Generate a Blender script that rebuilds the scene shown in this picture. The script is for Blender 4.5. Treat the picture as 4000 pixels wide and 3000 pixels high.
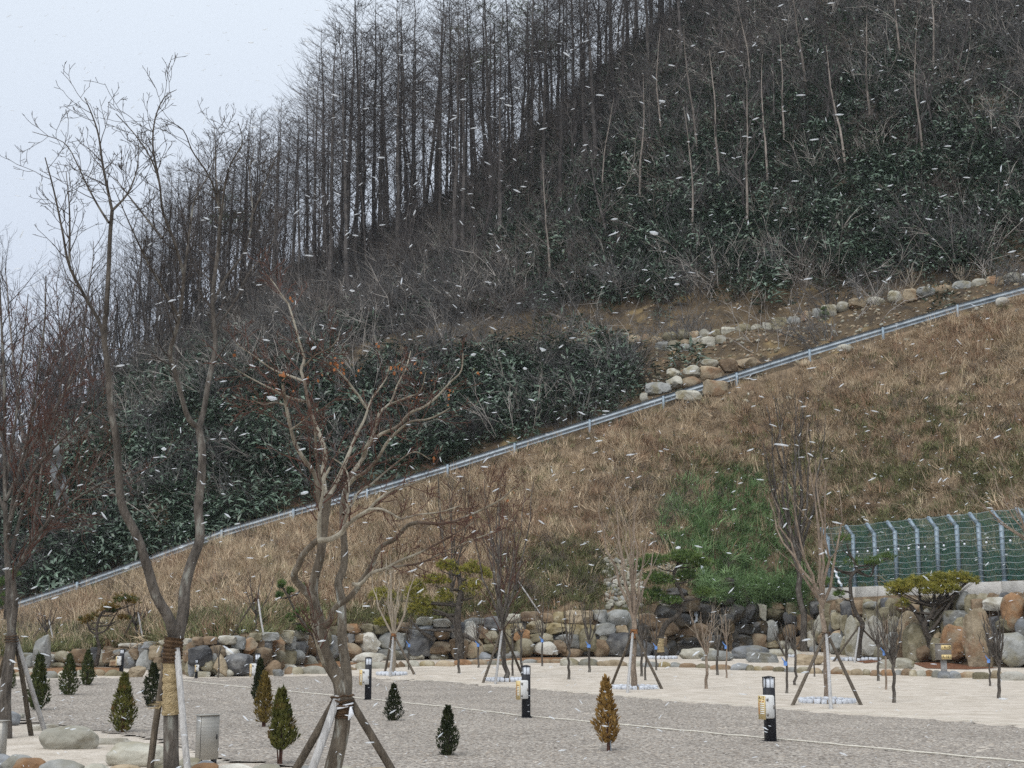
import bpy, math, random
import numpy as np
from mathutils import Vector, noise as mnoise

random.seed(7)
RNG = np.random.default_rng(7)
for _o in list(bpy.data.objects):
    bpy.data.objects.remove(_o)
SC = bpy.context.scene
COL = SC.collection
R = math.radians

# ------------------------------------------------------------------ camera, sky, sun, exposure
F = 5320.0            # focal length in photo pixels (4000 wide)
PITCH = R(10.0)
CAMH = 1.65
cam_data = bpy.data.cameras.new('camera')
cam_data.sensor_width = 36.0
cam_data.lens = 36.0 * F / 4000.0
cam_data.clip_start = 0.1
cam_data.clip_end = 6000.0
cam = bpy.data.objects.new('camera', cam_data)
COL.objects.link(cam)
cam.location = (0, 0, CAMH)
cam.rotation_euler = (R(90) + PITCH, 0, 0)
SC.camera = cam

SUN_EL, SUN_AZ = 52.0, 200.0   # degrees; high veiled sun behind the camera
W = bpy.data.worlds.new('World')
SC.world = W
W.use_nodes = True
nt = W.node_tree
nt.nodes.clear()
out = nt.nodes.new('ShaderNodeOutputWorld')
bg = nt.nodes.new('ShaderNodeBackground')
sky = nt.nodes.new('ShaderNodeTexSky')
sky.sky_type = 'NISHITA'
sky.sun_disc = False
sky.sun_elevation = R(SUN_EL)
sky.sun_rotation = R(SUN_AZ)
sky.air_density = 1.0
sky.dust_density = 5.0
tc = nt.nodes.new('ShaderNodeTexCoord')
sep = nt.nodes.new('ShaderNodeSeparateXYZ')
ramp = nt.nodes.new('ShaderNodeValToRGB')
ramp.color_ramp.elements[0].position = 0.0
ramp.color_ramp.elements[0].color = (0.57, 0.635, 0.78, 1)
ramp.color_ramp.elements[1].position = 1.0
ramp.color_ramp.elements[1].color = (1.0, 1.06, 1.12, 1)     # closed cloud brightens towards the zenith
_e = ramp.color_ramp.elements.new(0.42)
_e.color = (0.73, 0.80, 0.89, 1)
nz = nt.nodes.new('ShaderNodeTexNoise')
nz.inputs['Scale'].default_value = 1.8
nz.inputs['Detail'].default_value = 3
mul = nt.nodes.new('ShaderNodeMixRGB')
mul.blend_type = 'MULTIPLY'
mul.inputs[0].default_value = 0.14
sc10 = nt.nodes.new('ShaderNodeVectorMath')
sc10.operation = 'SCALE'
sc10.inputs['Scale'].default_value = 9.6
mix = nt.nodes.new('ShaderNodeMixRGB')
mix.inputs[0].default_value = 0.92          # closed cloud over the clear sky
L = nt.links.new
L(tc.outputs['Generated'], sep.inputs[0])
L(sep.outputs['Z'], ramp.inputs[0])
L(tc.outputs['Generated'], nz.inputs['Vector'])
L(ramp.outputs[0], mul.inputs[1])
L(nz.outputs['Fac'], mul.inputs[2])
L(mul.outputs[0], sc10.inputs[0])
L(sky.outputs[0], mix.inputs[1])
L(sc10.outputs[0], mix.inputs[2])
L(mix.outputs[0], bg.inputs['Color'])
bg.inputs['Strength'].default_value = 0.1
L(bg.outputs[0], out.inputs['Surface'])

sun_d = bpy.data.lights.new('sun', 'SUN')
sun_d.energy = 1.5
sun_d.angle = R(40)
sun_d.color = (1.0, 0.985, 0.96)
sun = bpy.data.objects.new('sun', sun_d)
COL.objects.link(sun)
sun.rotation_euler = (R(90 - SUN_EL), 0, R(-20))

SC.view_settings.view_transform = 'Standard'
SC.view_settings.look = 'None'
SC.view_settings.exposure = 0.35
SC.view_settings.gamma = 1.0
SC.view_settings.use_curve_mapping = False
SC.render.engine = 'CYCLES'
SC.cycles.max_bounces = 6
SC.cycles.diffuse_bounces = 3
SC.cycles.glossy_bounces = 2
SC.cycles.transmission_bounces = 3
SC.cycles.transparent_max_bounces = 12
SC.cycles.use_denoising = False

# ------------------------------------------------------------------ picture <-> place
CP, SP = math.cos(PITCH), math.sin(PITCH)

def P(px, py, Y):
    """point at depth Y seen at photo pixel (px, py)"""
    u, v = (px - 2000) / F, (1500 - py) / F
    t = Y / (CP - v * SP)
    return (u * t, Y, CAMH + t * (SP + v * CP))

def zg(y):
    return 0.025 * max(0.0, y - 38.0)

def GP(px, py):
    """point of the yard's ground seen at photo pixel (px, py)"""
    u, v = (px - 2000) / F, (1500 - py) / F
    dy, dz = CP - v * SP, SP + v * CP
    k = dz / dy
    Y = -CAMH / k if k < 0 else 1e9
    if Y > 38:
        Y = (CAMH + 0.95) / (0.025 - k)
    return (u / dy * Y, Y, CAMH + k * Y)

def proj(x, y, z):
    zz = z - CAMH
    d = y * CP + zz * SP
    return 2000 + F * x / d, 1500 - F * (zz * CP - y * SP) / d

def pxm(Y):
    return Y / F          # metres per photo pixel at depth Y

# ------------------------------------------------------------------ tagging
def tag(o, label=None, cat=None, group=None, kind=None):
    if label: o['label'] = label
    if cat: o['category'] = cat
    if group: o['group'] = group
    if kind: o['kind'] = kind
    return o

def empty(name, loc, label=None, cat=None, group=None):
    o = bpy.data.objects.new(name, None)
    o.empty_display_size = 0.2
    o.location = loc
    COL.objects.link(o)
    return tag(o, label, cat, group)

def copy_tree(o, parent=None):
    c = o.copy()
    COL.objects.link(c)
    if parent is not None:
        c.parent = parent
    for ch in list(o.children):
        copy_tree(ch, c)
    return c

# ------------------------------------------------------------------ mesh building
class MB:
    def __init__(s):
        s.v, s.f, s.n, s.tubes = [], [], 0, {}
    def raw(s, v, f):
        v = np.asarray(v, float).reshape(-1, 3)
        f = np.asarray(f, np.int64)
        s.v.append(v); s.f.append(f + s.n); s.n += len(v)
    def tube(s, pts, rad, sides=5):
        s.tubes.setdefault((len(pts), sides), []).append((pts, rad))
    def box(s, c, size, rz=0.0, bev=0.0, jit=0.0):
        hx, hy, hz = size[0] / 2, size[1] / 2, size[2] / 2
        if bev <= 0:
            v = np.array([(x, y, z) for z in (-hz, hz) for y in (-hy, hy) for x in (-hx, hx)])
            f = [(0, 2, 3, 1), (4, 5, 7, 6), (0, 1, 5, 4), (2, 6, 7, 3), (0, 4, 6, 2), (1, 3, 7, 5)]
        else:
            b = bev
            v, f = [], []
            prof = [(-hx + b, -hy), (hx - b, -hy), (hx, -hy + b), (hx, hy - b), (hx - b, hy), (-hx + b, hy), (-hx, hy - b), (-hx, -hy + b)]
            def ring(z, sx):
                return [(x * sx[0], y * sx[1], z) for x, y in prof]
            s1 = (1 - b / hx, 1 - b / hy)
            v = ring(-hz, s1) + ring(-hz + b, (1, 1)) + ring(hz - b, (1, 1)) + ring(hz, s1)
            for k in range(3):
                for i in range(8):
                    j = (i + 1) % 8
                    f.append((k * 8 + i, k * 8 + j, k * 8 + 8 + j, k * 8 + 8 + i))
            v = np.array(v)
            for base, rev in ((0, True), (24, False)):
                idx = [base + i for i in range(8)]
                if rev: idx = idx[::-1]
                f += [(idx[0], idx[1], idx[2], idx[3]), (idx[0], idx[3], idx[4], idx[7]), (idx[4], idx[5], idx[6], idx[7])]
        v = np.asarray(v, float)
        if jit:
            v = v + RNG.normal(0, jit, v.shape)
        ca, sa = math.cos(rz), math.sin(rz)
        v = np.stack([v[:, 0] * ca - v[:, 1] * sa, v[:, 0] * sa + v[:, 1] * ca, v[:, 2]], 1) + np.asarray(c)
        s.raw(v, f)
    def flush(s):
        for (n, k), lst in s.tubes.items():
            pts = np.array([t[0] for t in lst], float)
            rad = np.array([t[1] for t in lst], float)
            B = len(lst)
            T = np.gradient(pts, axis=1)
            T /= np.linalg.norm(T, axis=2, keepdims=True) + 1e-9
            m = T.mean(1)
            ref = np.where((np.abs(m[:, 2]) > 0.8 * np.linalg.norm(m, axis=1))[:, None], np.array([[1., 0, 0]]), np.array([[0, 0, 1.]]))
            U = np.cross(T, ref[:, None, :])
            U /= np.linalg.norm(U, axis=2, keepdims=True) + 1e-9
            V = np.cross(T, U)
            a = np.arange(k) * 2 * np.pi / k
            ring = pts[:, :, None, :] + rad[:, :, None, None] * (np.cos(a)[None, None, :, None] * U[:, :, None, :] + np.sin(a)[None, None, :, None] * V[:, :, None, :])
            base = (np.arange(B) * n * k)[:, None, None]
            i = np.arange(n - 1)[None, :, None] * k
            j = np.arange(k)[None, None, :]
            jn = (j + 1) % k
            f = np.stack([base + i + j, base + i + jn, base + i + k + jn, base + i + k + j], -1).reshape(-1, 4)
            s.raw(ring.reshape(-1, 3), f)
        s.tubes = {}
    def mesh(s, name, mat=None, smooth=True):
        s.flush()
        me = bpy.data.meshes.new(name)
        if not s.v:
            return me
        V = np.concatenate(s.v)
        quads = [f for f in s.f if f.ndim == 2 and f.shape[1] == 4]
        tris = [f for f in s.f if f.ndim == 2 and f.shape[1] == 3]
        Q = np.concatenate(quads) if quads else np.zeros((0, 4), np.int64)
        Tt = np.concatenate(tris) if tris else np.zeros((0, 3), np.int64)
        me.vertices.add(len(V))
        me.vertices.foreach_set('co', V.astype(np.float32).ravel())
        nl = len(Q) * 4 + len(Tt) * 3
        me.loops.add(nl)
        me.loops.foreach_set('vertex_index', np.concatenate([Q.ravel(), Tt.ravel()]).astype(np.int32))
        me.polygons.add(len(Q) + len(Tt))
        ls = np.concatenate([np.arange(len(Q)) * 4, len(Q) * 4 + np.arange(len(Tt)) * 3]).astype(np.int32)
        me.polygons.foreach_set('loop_start', ls)
        me.update(calc_edges=True)
        me.validate()
        if smooth:
            me.polygons.foreach_set('use_smooth', np.ones(len(me.polygons), bool))
        if mat: me.materials.append(mat)
        return me
    def build(s, name, mat, parent=None, smooth=True, loc=None):
        o = bpy.data.objects.new(name, s.mesh(name, mat, smooth))
        COL.objects.link(o)
        if parent is not None: o.parent = parent
        if loc is not None: o.location = loc
        return o

def link_mesh(name, me, parent=None, loc=(0, 0, 0)):
    o = bpy.data.objects.new(name, me)
    COL.objects.link(o)
    o.location = loc
    if parent is not None: o.parent = parent
    return o

# ------------------------------------------------------------------ materials
def mat(name, c1, c2=None, scale=3.0, rough=0.85, bump=0.0, bscale=None, rand=0.0, detail=5.0, metal=0.0,
        c3=None, scale3=1.0, lo=0.35, hi=0.65, stretch=None, spec=0.3, trans=0.0, alpha=1.0, lo3=0.5, hi3=0.62):
    m = bpy.data.materials.new(name)
    m.use_nodes = True
    t = m.node_tree
    b = t.nodes['Principled BSDF']
    b.inputs['Roughness'].default_value = rough
    b.inputs['Metallic'].default_value = metal
    b.inputs['Specular IOR Level'].default_value = spec
    lk = t.links.new
    tcn = t.nodes.new('ShaderNodeTexCoord')
    vec = tcn.outputs['Object']
    if stretch:
        mp = t.nodes.new('ShaderNodeMapping')
        mp.inputs['Scale'].default_value = stretch
        lk(vec, mp.inputs['Vector'])
        vec = mp.outputs[0]
    oi = None
    if c2 is None: c2 = c1
    n = t.nodes.new('ShaderNodeTexNoise')
    n.inputs['Scale'].default_value = scale
    n.inputs['Detail'].default_value = detail
    n.inputs['Roughness'].default_value = 0.65
    if rand:
        oi = t.nodes.new('ShaderNodeObjectInfo')
        add = t.nodes.new('ShaderNodeVectorMath')
        comb = t.nodes.new('ShaderNodeVectorMath'); comb.operation = 'SCALE'
        comb.inputs[0].default_value = (37.0, 91.0, 53.0)
        lk(oi.outputs['Random'], comb.inputs['Scale'])
        lk(vec, add.inputs[0]); lk(comb.outputs[0], add.inputs[1])
        vec = add.outputs[0]
    lk(vec, n.inputs['Vector'])
    r = t.nodes.new('ShaderNodeValToRGB')
    r.color_ramp.elements[0].position = lo
    r.color_ramp.elements[1].position = hi
    r.color_ramp.elements[0].color = (*c1, 1)
    r.color_ramp.elements[1].color = (*c2, 1)
    lk(n.outputs['Fac'], r.inputs[0])
    colr = r.outputs[0]
    if c3 is not None:
        n3 = t.nodes.new('ShaderNodeTexNoise')
        n3.inputs['Scale'].default_value = scale3
        n3.inputs['Detail'].default_value = 4
        lk(vec, n3.inputs['Vector'])
        r3 = t.nodes.new('ShaderNodeMapRange')
        r3.inputs['From Min'].default_value = lo3
        r3.inputs['From Max'].default_value = hi3
        lk(n3.outputs['Fac'], r3.inputs['Value'])
        mx = t.nodes.new('ShaderNodeMixRGB')
        lk(r3.outputs[0], mx.inputs[0]); lk(colr, mx.inputs[1])
        mx.inputs[2].default_value = (*c3, 1)
        colr = mx.outputs[0]
    if rand:
        hs = t.nodes.new('ShaderNodeHueSaturation')
        mr = t.nodes.new('ShaderNodeMapRange')
        mr.inputs['To Min'].default_value = 1 - rand
        mr.inputs['To Max'].default_value = 1 + rand
        lk(oi.outputs['Random'], mr.inputs['Value'])
        lk(mr.outputs[0], hs.inputs['Value'])
        lk(colr, hs.inputs['Color'])
        colr = hs.outputs[0]
    lk(colr, b.inputs['Base Color'])
    if bump:
        nb = t.nodes.new('ShaderNodeTexNoise')
        nb.inputs['Scale'].default_value = bscale or scale * 3
        nb.inputs['Detail'].default_value = 6
        lk(vec, nb.inputs['Vector'])
        bp = t.nodes.new('ShaderNodeBump')
        bp.inputs['Strength'].default_value = min(1.0, bump)
        bp.inputs['Distance'].default_value = 0.05 * max(1, bump)
        lk(nb.outputs['Fac'], bp.inputs['Height'])
        lk(bp.outputs[0], b.inputs['Normal'])
    if trans:
        b.inputs['Transmission Weight'].default_value = trans
    if alpha < 1:
        b.inputs['Alpha'].default_value = alpha
    return m

def gravel_mat(name, cols, scale, rough=0.9, patch=None):
    """loose stone chippings: every cell of a cell texture its own pebble colour and relief"""
    m = bpy.data.materials.new(name); m.use_nodes = True
    t = m.node_tree; b = t.nodes['Principled BSDF']; lk = t.links.new
    b.inputs['Roughness'].default_value = rough
    b.inputs['Specular IOR Level'].default_value = 0.2
    tcn = t.nodes.new('ShaderNodeTexCoord')
    vo = t.nodes.new('ShaderNodeTexVoronoi'); vo.inputs['Scale'].default_value = scale
    lk(tcn.outputs['Object'], vo.inputs['Vector'])
    sp = t.nodes.new('ShaderNodeSeparateColor'); lk(vo.outputs['Color'], sp.inputs[0])
    r = t.nodes.new('ShaderNodeValToRGB'); r.color_ramp.interpolation = 'LINEAR'
    els = r.color_ramp.elements
    while len(els) < len(cols): els.new(0.5)
    for i, c in enumerate(cols):
        els[i].position = i / (len(cols) - 1); els[i].color = (*c, 1)
    lk(sp.outputs[0], r.inputs[0])
    n = t.nodes.new('ShaderNodeTexNoise'); n.inputs['Scale'].default_value = 0.55; n.inputs['Detail'].default_value = 5
    lk(tcn.outputs['Object'], n.inputs['Vector'])
    mr = t.nodes.new('ShaderNodeMapRange'); mr.inputs['To Min'].default_value = 0.72; mr.inputs['To Max'].default_value = 1.22
    lk(n.outputs['Fac'], mr.inputs['Value'])
    hs = t.nodes.new('ShaderNodeHueSaturation'); lk(mr.outputs[0], hs.inputs['Value']); lk(r.outputs[0], hs.inputs['Color'])
    lk(hs.outputs[0], b.inputs['Base Color'])
    bp = t.nodes.new('ShaderNodeBump'); bp.inputs['Distance'].default_value = 0.015; bp.inputs['Strength'].default_value = 0.7
    inv = t.nodes.new('ShaderNodeMath'); inv.operation = 'MULTIPLY_ADD'; inv.inputs[1].default_value = -1.0; 
    lk(vo.outputs['Distance'], inv.inputs[0]); lk(sp.outputs[1], inv.inputs[2])
    lk(inv.outputs[0], bp.inputs['Height']); lk(bp.outputs[0], b.inputs['Normal'])
    return m

M = {}
M['sand'] = mat('pale_sand', (0.45, 0.395, 0.325), (0.62, 0.56, 0.485), 1.6, 0.95, 1.0, 14.0, detail=9, c3=(0.36, 0.31, 0.25), scale3=7.0, lo3=0.58, hi3=0.72)
M['gravel'] = gravel_mat('grey_gravel', [(0.11, 0.096, 0.082), (0.23, 0.20, 0.172), (0.34, 0.308, 0.27), (0.28, 0.25, 0.222), (0.55, 0.51, 0.45), (0.31, 0.245, 0.185)], 34.0)
M['dirt'] = mat('brown_dirt', (0.10, 0.072, 0.046), (0.24, 0.175, 0.11), 1.2, 0.95, 1.0, 5.0, detail=8)
M['litter'] = mat('leaf_litter', (0.026, 0.022, 0.020), (0.07, 0.057, 0.046), 1.5, 0.95, 1.0, 4.0, detail=8, c3=(0.19, 0.135, 0.065), scale3=0.11, lo3=0.56, hi3=0.72)
M['cut'] = mat('earth_cut', (0.040, 0.031, 0.022), (0.14, 0.10, 0.056), 0.9, 0.95, 1.0, 3.0, detail=9, c3=(0.24, 0.175, 0.085), scale3=0.55, lo3=0.60, hi3=0.72)
M['mulch'] = mat('red_mulch', (0.10, 0.04, 0.02), (0.22, 0.10, 0.05), 9, 0.95, 1.0, 25)
M['needlebed'] = mat('dry_needle_bed', (0.17, 0.085, 0.04), (0.32, 0.19, 0.10), 9, 0.95, 1.0, 25)

def stone(name, a, b, c=None):
    return mat(name, a, b, 2.2, 0.85, 1.0, 7.0, rand=0.22, detail=8, c3=c, scale3=1.6, lo3=0.5, hi3=0.66)
ST = {
    'w': stone('stone_white', (0.366, 0.352, 0.310), (0.622, 0.602, 0.538), (0.273, 0.244, 0.179)),
    'p': stone('stone_pale', (0.276, 0.267, 0.220), (0.464, 0.446, 0.380), (0.238, 0.210, 0.135)),
    'g': stone('stone_grey', (0.168, 0.173, 0.164), (0.325, 0.330, 0.317), (0.185, 0.171, 0.121)),
    'b': stone('stone_bluegrey', (0.137, 0.146, 0.155), (0.283, 0.297, 0.312), (0.222, 0.218, 0.195)),
    'd': stone('stone_dark', (0.051, 0.052, 0.056), (0.136, 0.138, 0.141), (0.212, 0.207, 0.194)),
    'o': stone('stone_olive', (0.108, 0.094, 0.057), (0.249, 0.222, 0.147), (0.327, 0.300, 0.226)),
    'n': stone('stone_brown', (0.106, 0.073, 0.046), (0.244, 0.174, 0.110), (0.301, 0.245, 0.172)),
    'r': stone('stone_rust', (0.177, 0.098, 0.051), (0.343, 0.205, 0.108), (0.270, 0.223, 0.159)),
    't': stone('stone_tan', (0.225, 0.178, 0.113), (0.420, 0.346, 0.245), (0.293, 0.182, 0.108)),
    'm': stone('stone_mustard', (0.148, 0.116, 0.056), (0.321, 0.266, 0.154), (0.437, 0.400, 0.308)),
    'k': mat('wet_rock', (0.012, 0.011, 0.010), (0.05, 0.045, 0.035), 1.8, 0.38, 1.0, 6.0, rand=0.3, spec=0.5, c3=(0.085, 0.06, 0.03), scale3=1.2),
}
M['cobble'] = mat('granite_cobble', (0.48, 0.51, 0.56), (0.72, 0.75, 0.80), 30, 0.85, 0.5, 60, rand=0.12)
M['concrete'] = mat('pale_concrete', (0.42, 0.40, 0.37), (0.60, 0.58, 0.54), 2.5, 0.9, 0.5, 20)
M['galv'] = mat('galvanised_steel', (0.17, 0.205, 0.235), (0.33, 0.375, 0.41), 1.5, 0.5, 0.0, metal=0.35, spec=0.5)
M['galv_post'] = mat('galvanised_fence_post', (0.215, 0.285, 0.345), (0.30, 0.375, 0.435), 2.0, 0.5, 0.0, metal=0.1, spec=0.5)
M['wire'] = mat('galvanised_wire', (0.40, 0.46, 0.48), (0.5, 0.55, 0.57), 2, 0.5, metal=0.3)
M['net'] = mat('green_netting', (0.035, 0.15, 0.135), (0.055, 0.20, 0.175), 3, 0.7, alpha=0.42)
M['steel'] = mat('brushed_stainless', (0.34, 0.325, 0.29), (0.44, 0.425, 0.39), 1.0, 0.5, 0.0, metal=0.6, stretch=(1, 1, 30))
M['black'] = mat('black_powder_coat', (0.012, 0.013, 0.017), (0.02, 0.021, 0.026), 8, 0.55, 0.1, 80)
M['lampglass'] = mat('frosted_lamp_glass', (0.72, 0.77, 0.84), (0.80, 0.84, 0.9), 3, 0.35)
M['boxwhite'] = mat('white_abs_box', (0.62, 0.62, 0.60), (0.70, 0.70, 0.68), 4, 0.5)
M['yellow'] = mat('yellow_sign_plate', (0.64, 0.49, 0.22), (0.70, 0.55, 0.28), 5, 0.6)
M['orange'] = mat('orange_print', (0.60, 0.22, 0.06), None, 5, 0.6)
M['white'] = mat('white_print', (0.78, 0.77, 0.72), None, 5, 0.6)
M['ink'] = mat('dark_print', (0.03, 0.02, 0.015), None, 5, 0.7)
M['greybox'] = mat('weathered_grey_box', (0.16, 0.145, 0.13), (0.25, 0.23, 0.205), 4, 0.7)
M['pole'] = mat('weathered_pole', (0.075, 0.06, 0.045), (0.17, 0.14, 0.105), 6, 0.9, 0.8, 20, stretch=(4, 4, .5), rand=0.25)
M['palepole'] = mat('silvered_pole', (0.30, 0.29, 0.28), (0.50, 0.49, 0.475), 6, 0.85, 0.6, 20, stretch=(4, 4, .5), rand=0.15)
M['burlap'] = mat('burlap', (0.34, 0.255, 0.13), (0.56, 0.44, 0.26), 18, 0.95, 1.0, 60)
M['rust'] = mat('rusty_wrap', (0.20, 0.085, 0.035), (0.36, 0.17, 0.07), 8, 0.9, 0.5, 30)
M['coir'] = mat('dark_coir_wrap', (0.05, 0.03, 0.018), (0.14, 0.085, 0.045), 14, 0.95, 1.0, 40)
M['tape'] = mat('white_tape', (0.72, 0.74, 0.78), (0.82, 0.84, 0.88), 4, 0.35)
M['blue'] = mat('blue_tie', (0.10, 0.22, 0.55), (0.16, 0.32, 0.68), 6, 0.5)
M['rope'] = mat('white_rope', (0.58, 0.55, 0.47), (0.74, 0.71, 0.63), 30, 0.9)
M['torn'] = mat('grey_torn_plastic', (0.12, 0.135, 0.14), (0.20, 0.215, 0.225), 4, 0.6)
M['bark_grey'] = mat('grey_bark', (0.05, 0.043, 0.036), (0.16, 0.14, 0.12), 5, 0.92, 1.0, 16, stretch=(2, 2, .5), c3=(0.25, 0.25, 0.22), scale3=5, lo3=0.6, hi3=0.7)
M['bark_maple'] = mat('maple_bark', (0.085, 0.068, 0.05), (0.21, 0.18, 0.14), 5, 0.92, 1.0, 16, stretch=(2, 2, .5), c3=(0.34, 0.34, 0.30), scale3=7, lo3=0.58, hi3=0.68)
M['bark_maple_pale'] = mat('pale_maple_limb', (0.15, 0.125, 0.09), (0.40, 0.37, 0.30), 4, 0.92, 0.8, 16, stretch=(2, 2, .5), c3=(0.09, 0.06, 0.045), scale3=1.2, lo3=0.55, hi3=0.66)
M['twig_red'] = mat('red_brown_twig', (0.06, 0.03, 0.022), (0.12, 0.06, 0.045), 4, 0.9)
M['twig_pale'] = mat('pale_twig', (0.24, 0.20, 0.15), (0.40, 0.345, 0.27), 4, 0.9)
M['bark_pale'] = mat('pale_pinkish_bark', (0.15, 0.115, 0.085), (0.36, 0.285, 0.22), 6, 0.9, 0.8, 20, stretch=(2, 2, .6))
M['twig_dark'] = mat('dark_twig', (0.032, 0.026, 0.022), (0.07, 0.056, 0.047), 4, 0.9)
M['bark_far'] = mat('forest_bark', (0.036, 0.033, 0.032), (0.12, 0.108, 0.10), 1.5, 0.95, 0.0, rand=0.45)
M['bark_far_pale'] = mat('forest_bark_pale', (0.15, 0.128, 0.11), (0.31, 0.27, 0.235), 1.5, 0.95, 0.0, rand=0.3)
M['twig_far'] = mat('forest_twig', (0.045, 0.04, 0.039), (0.125, 0.11, 0.104), 0.5, 0.95, 0.0, rand=0.4)
M['brush'] = mat('tangled_brush', (0.036, 0.036, 0.036), (0.20, 0.195, 0.19), 1.3, 0.95, 0.0, rand=0.45)
M['brush_red'] = mat('russet_brush', (0.06, 0.050, 0.045), (0.25, 0.21, 0.185), 1.3, 0.95, 0.0, rand=0.4)
M['sasa'] = mat('bamboo_grass_leaf', (0.030, 0.056, 0.037), (0.155, 0.215, 0.155), 2.5, 0.38, 0.0, rand=0.5, spec=0.5, c3=(0.14, 0.15, 0.08), scale3=3.0, lo3=0.62, hi3=0.75)
M['dryleaf'] = mat('dry_grass', (0.25, 0.18, 0.115), (0.58, 0.46, 0.315), 1.4, 0.9, 0.0, rand=0.45)
M['rustleaf'] = mat('rusty_dry_grass', (0.20, 0.128, 0.083), (0.44, 0.295, 0.19), 1.4, 0.9, 0.0, rand=0.4)
M['strawleaf'] = mat('straw_grass', (0.44, 0.35, 0.225), (0.72, 0.60, 0.42), 1.4, 0.9, 0.0, rand=0.35)
M['greenleaf'] = mat('dull_green_grass', (0.085, 0.10, 0.045), (0.25, 0.25, 0.115), 1.4, 0.85, 0.0, rand=0.4)
M['brightleaf'] = mat('lush_green_grass', (0.08, 0.155, 0.058), (0.26, 0.375, 0.17), 1.4, 0.7, 0.0, rand=0.35)
M['thuja'] = mat('thuja_green', (0.028, 0.046, 0.014), (0.085, 0.095, 0.028), 7, 0.8, 0.0)
M['thuja_dark'] = mat('thuja_dark', (0.014, 0.024, 0.010), (0.045, 0.052, 0.018), 7, 0.8, 0.0)
M['thuja_bronze'] = mat('thuja_bronzed', (0.10, 0.075, 0.02), (0.24, 0.17, 0.045), 7, 0.8, 0.0)
M['thuja_dead'] = mat('thuja_dried', (0.19, 0.105, 0.03), (0.36, 0.225, 0.07), 7, 0.85, 0.0)
M['thuja_olive'] = mat('thuja_olive', (0.045, 0.058, 0.014), (0.15, 0.145, 0.035), 7, 0.8, 0.0, c3=(0.17, 0.10, 0.035), scale3=5, lo3=0.55, hi3=0.65)
M['pine'] = mat('pine_needles', (0.05, 0.10, 0.032), (0.165, 0.235, 0.065), 5, 0.7, 0.0)
M['pine_yellow'] = mat('yellowing_pine_needles', (0.12, 0.135, 0.025), (0.40, 0.355, 0.075), 4, 0.7, 0.0)
M['pine_dry'] = mat('orange_pine_needles', (0.13, 0.10, 0.025), (0.27, 0.165, 0.045), 3, 0.7, 0.0, c3=(0.06, 0.10, 0.03), scale3=2.5)
M['pine_trunk'] = mat('pine_bark', (0.035, 0.03, 0.025), (0.10, 0.085, 0.07), 6, 0.92, 1.0, 14)
M['pine_red'] = mat('red_pine_bark', (0.12, 0.05, 0.025), (0.20, 0.09, 0.045), 6, 0.92, 1.0, 14)
M['maple_leaf'] = mat('orange_dead_leaf', (0.20, 0.075, 0.03), (0.38, 0.15, 0.055), 6, 0.85)
M['water'] = mat('white_water', (0.5, 0.58, 0.66), (0.8, 0.86, 0.92), 9, 0.15, 0.6, 12, alpha=0.75, spec=0.6)
M['pool'] = mat('dark_pool_water', (0.05, 0.085, 0.09), (0.16, 0.21, 0.21), 2, 0.06, 0.5, 5, spec=0.6)
M['snow'] = mat('snowflake', (0.80, 0.85, 0.90), (0.86, 0.9, 0.94), 3, 0.9, alpha=0.46)

# ------------------------------------------------------------------ terrain
def curve(lst, Yf):
    """(px,py) polyline -> tables over s = x/Y of depth and height"""
    pts = []
    for px, py in lst:
        Y = Yf(px) if callable(Yf) else Yf
        pts.append(P(px, py, Y))
    a = np.array(pts)
    s = a[:, 0] / a[:, 1]
    o = np.argsort(s)
    return s[o], a[o, 1], a[o, 2]

BASE = [(-900, 2590), (-300, 2600), (150, 2610), (400, 2604), (600, 2618), (760, 2645), (950, 2640), (1050, 2630), (1150, 2604), (1300, 2584), (1600, 2577),
        (1900, 2574), (2200, 2567), (2450, 2565), (2700, 2557), (2900, 2542), (3050, 2537), (3200, 2547), (3350, 2567), (3550, 2583), (3800, 2602), (4000, 2608), (4400, 2615), (5200, 2620)]
_b = np.array([GP(*p) for p in BASE])
BS, BY, BZ = _b[:, 0] / _b[:, 1], _b[:, 1], _b[:, 2]
def Yb_px(px):
    return float(np.interp(px, [p[0] for p in BASE], BY))
FENCE_Z = 3.2
_FL = [(3241, 60.0), (4025, 49.5)]
def Yfence(px):
    # straight line on the ground through the two end posts
    xa, ya = P(3241, 2305, 60.0)[:2]
    xb, yb = P(4025, 2265, 49.5)[:2]
    k = (px - 2000) / F * 0.985      # rough s
    # x = k*Y*1.0 ; solve on the line
    t = (k * ya - xa) / ((xb - xa) - k * (yb - ya))
    return ya + t * (yb - ya)
TOP = [(-900, 2560), (-300, 2560), (150, 2560), (450, 2532), (700, 2508), (1000, 2482), (1200, 2464), (1500, 2444), (1700, 2424), (2000, 2404), (2300, 2388), (2450, 2392),
       (2600, 2360), (2750, 2320), (2900, 2352), (3100, 2352), (3241, 2312), (3500, 2298), (4025, 2272), (4600, 2250), (5200, 2230)]
def Ytop(px):
    if px < 3100: return Yb_px(px) + 1.1
    return max(Yfence(min(px, 4600)) + 0.15, 44.0)
T_S, T_Y, T_Z = curve(TOP, Ytop)
RAIL_Y = 74.0
RAIL = [(-1500, 2890), (-700, 2610), (-200, 2440), (80, 2345), (400, 2243), (868, 2070), (1148, 1988), (1435, 1910), (1749, 1815), (2010, 1732), (2303, 1640), (2590, 1548),
        (2876, 1457), (3160, 1366), (3446, 1280), (3736, 1192), (4000, 1122), (4500, 970), (5200, 760)]
R_S, R_Y, R_Z = curve(RAIL, RAIL_Y)
RG_Z = R_Z - 0.72
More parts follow.
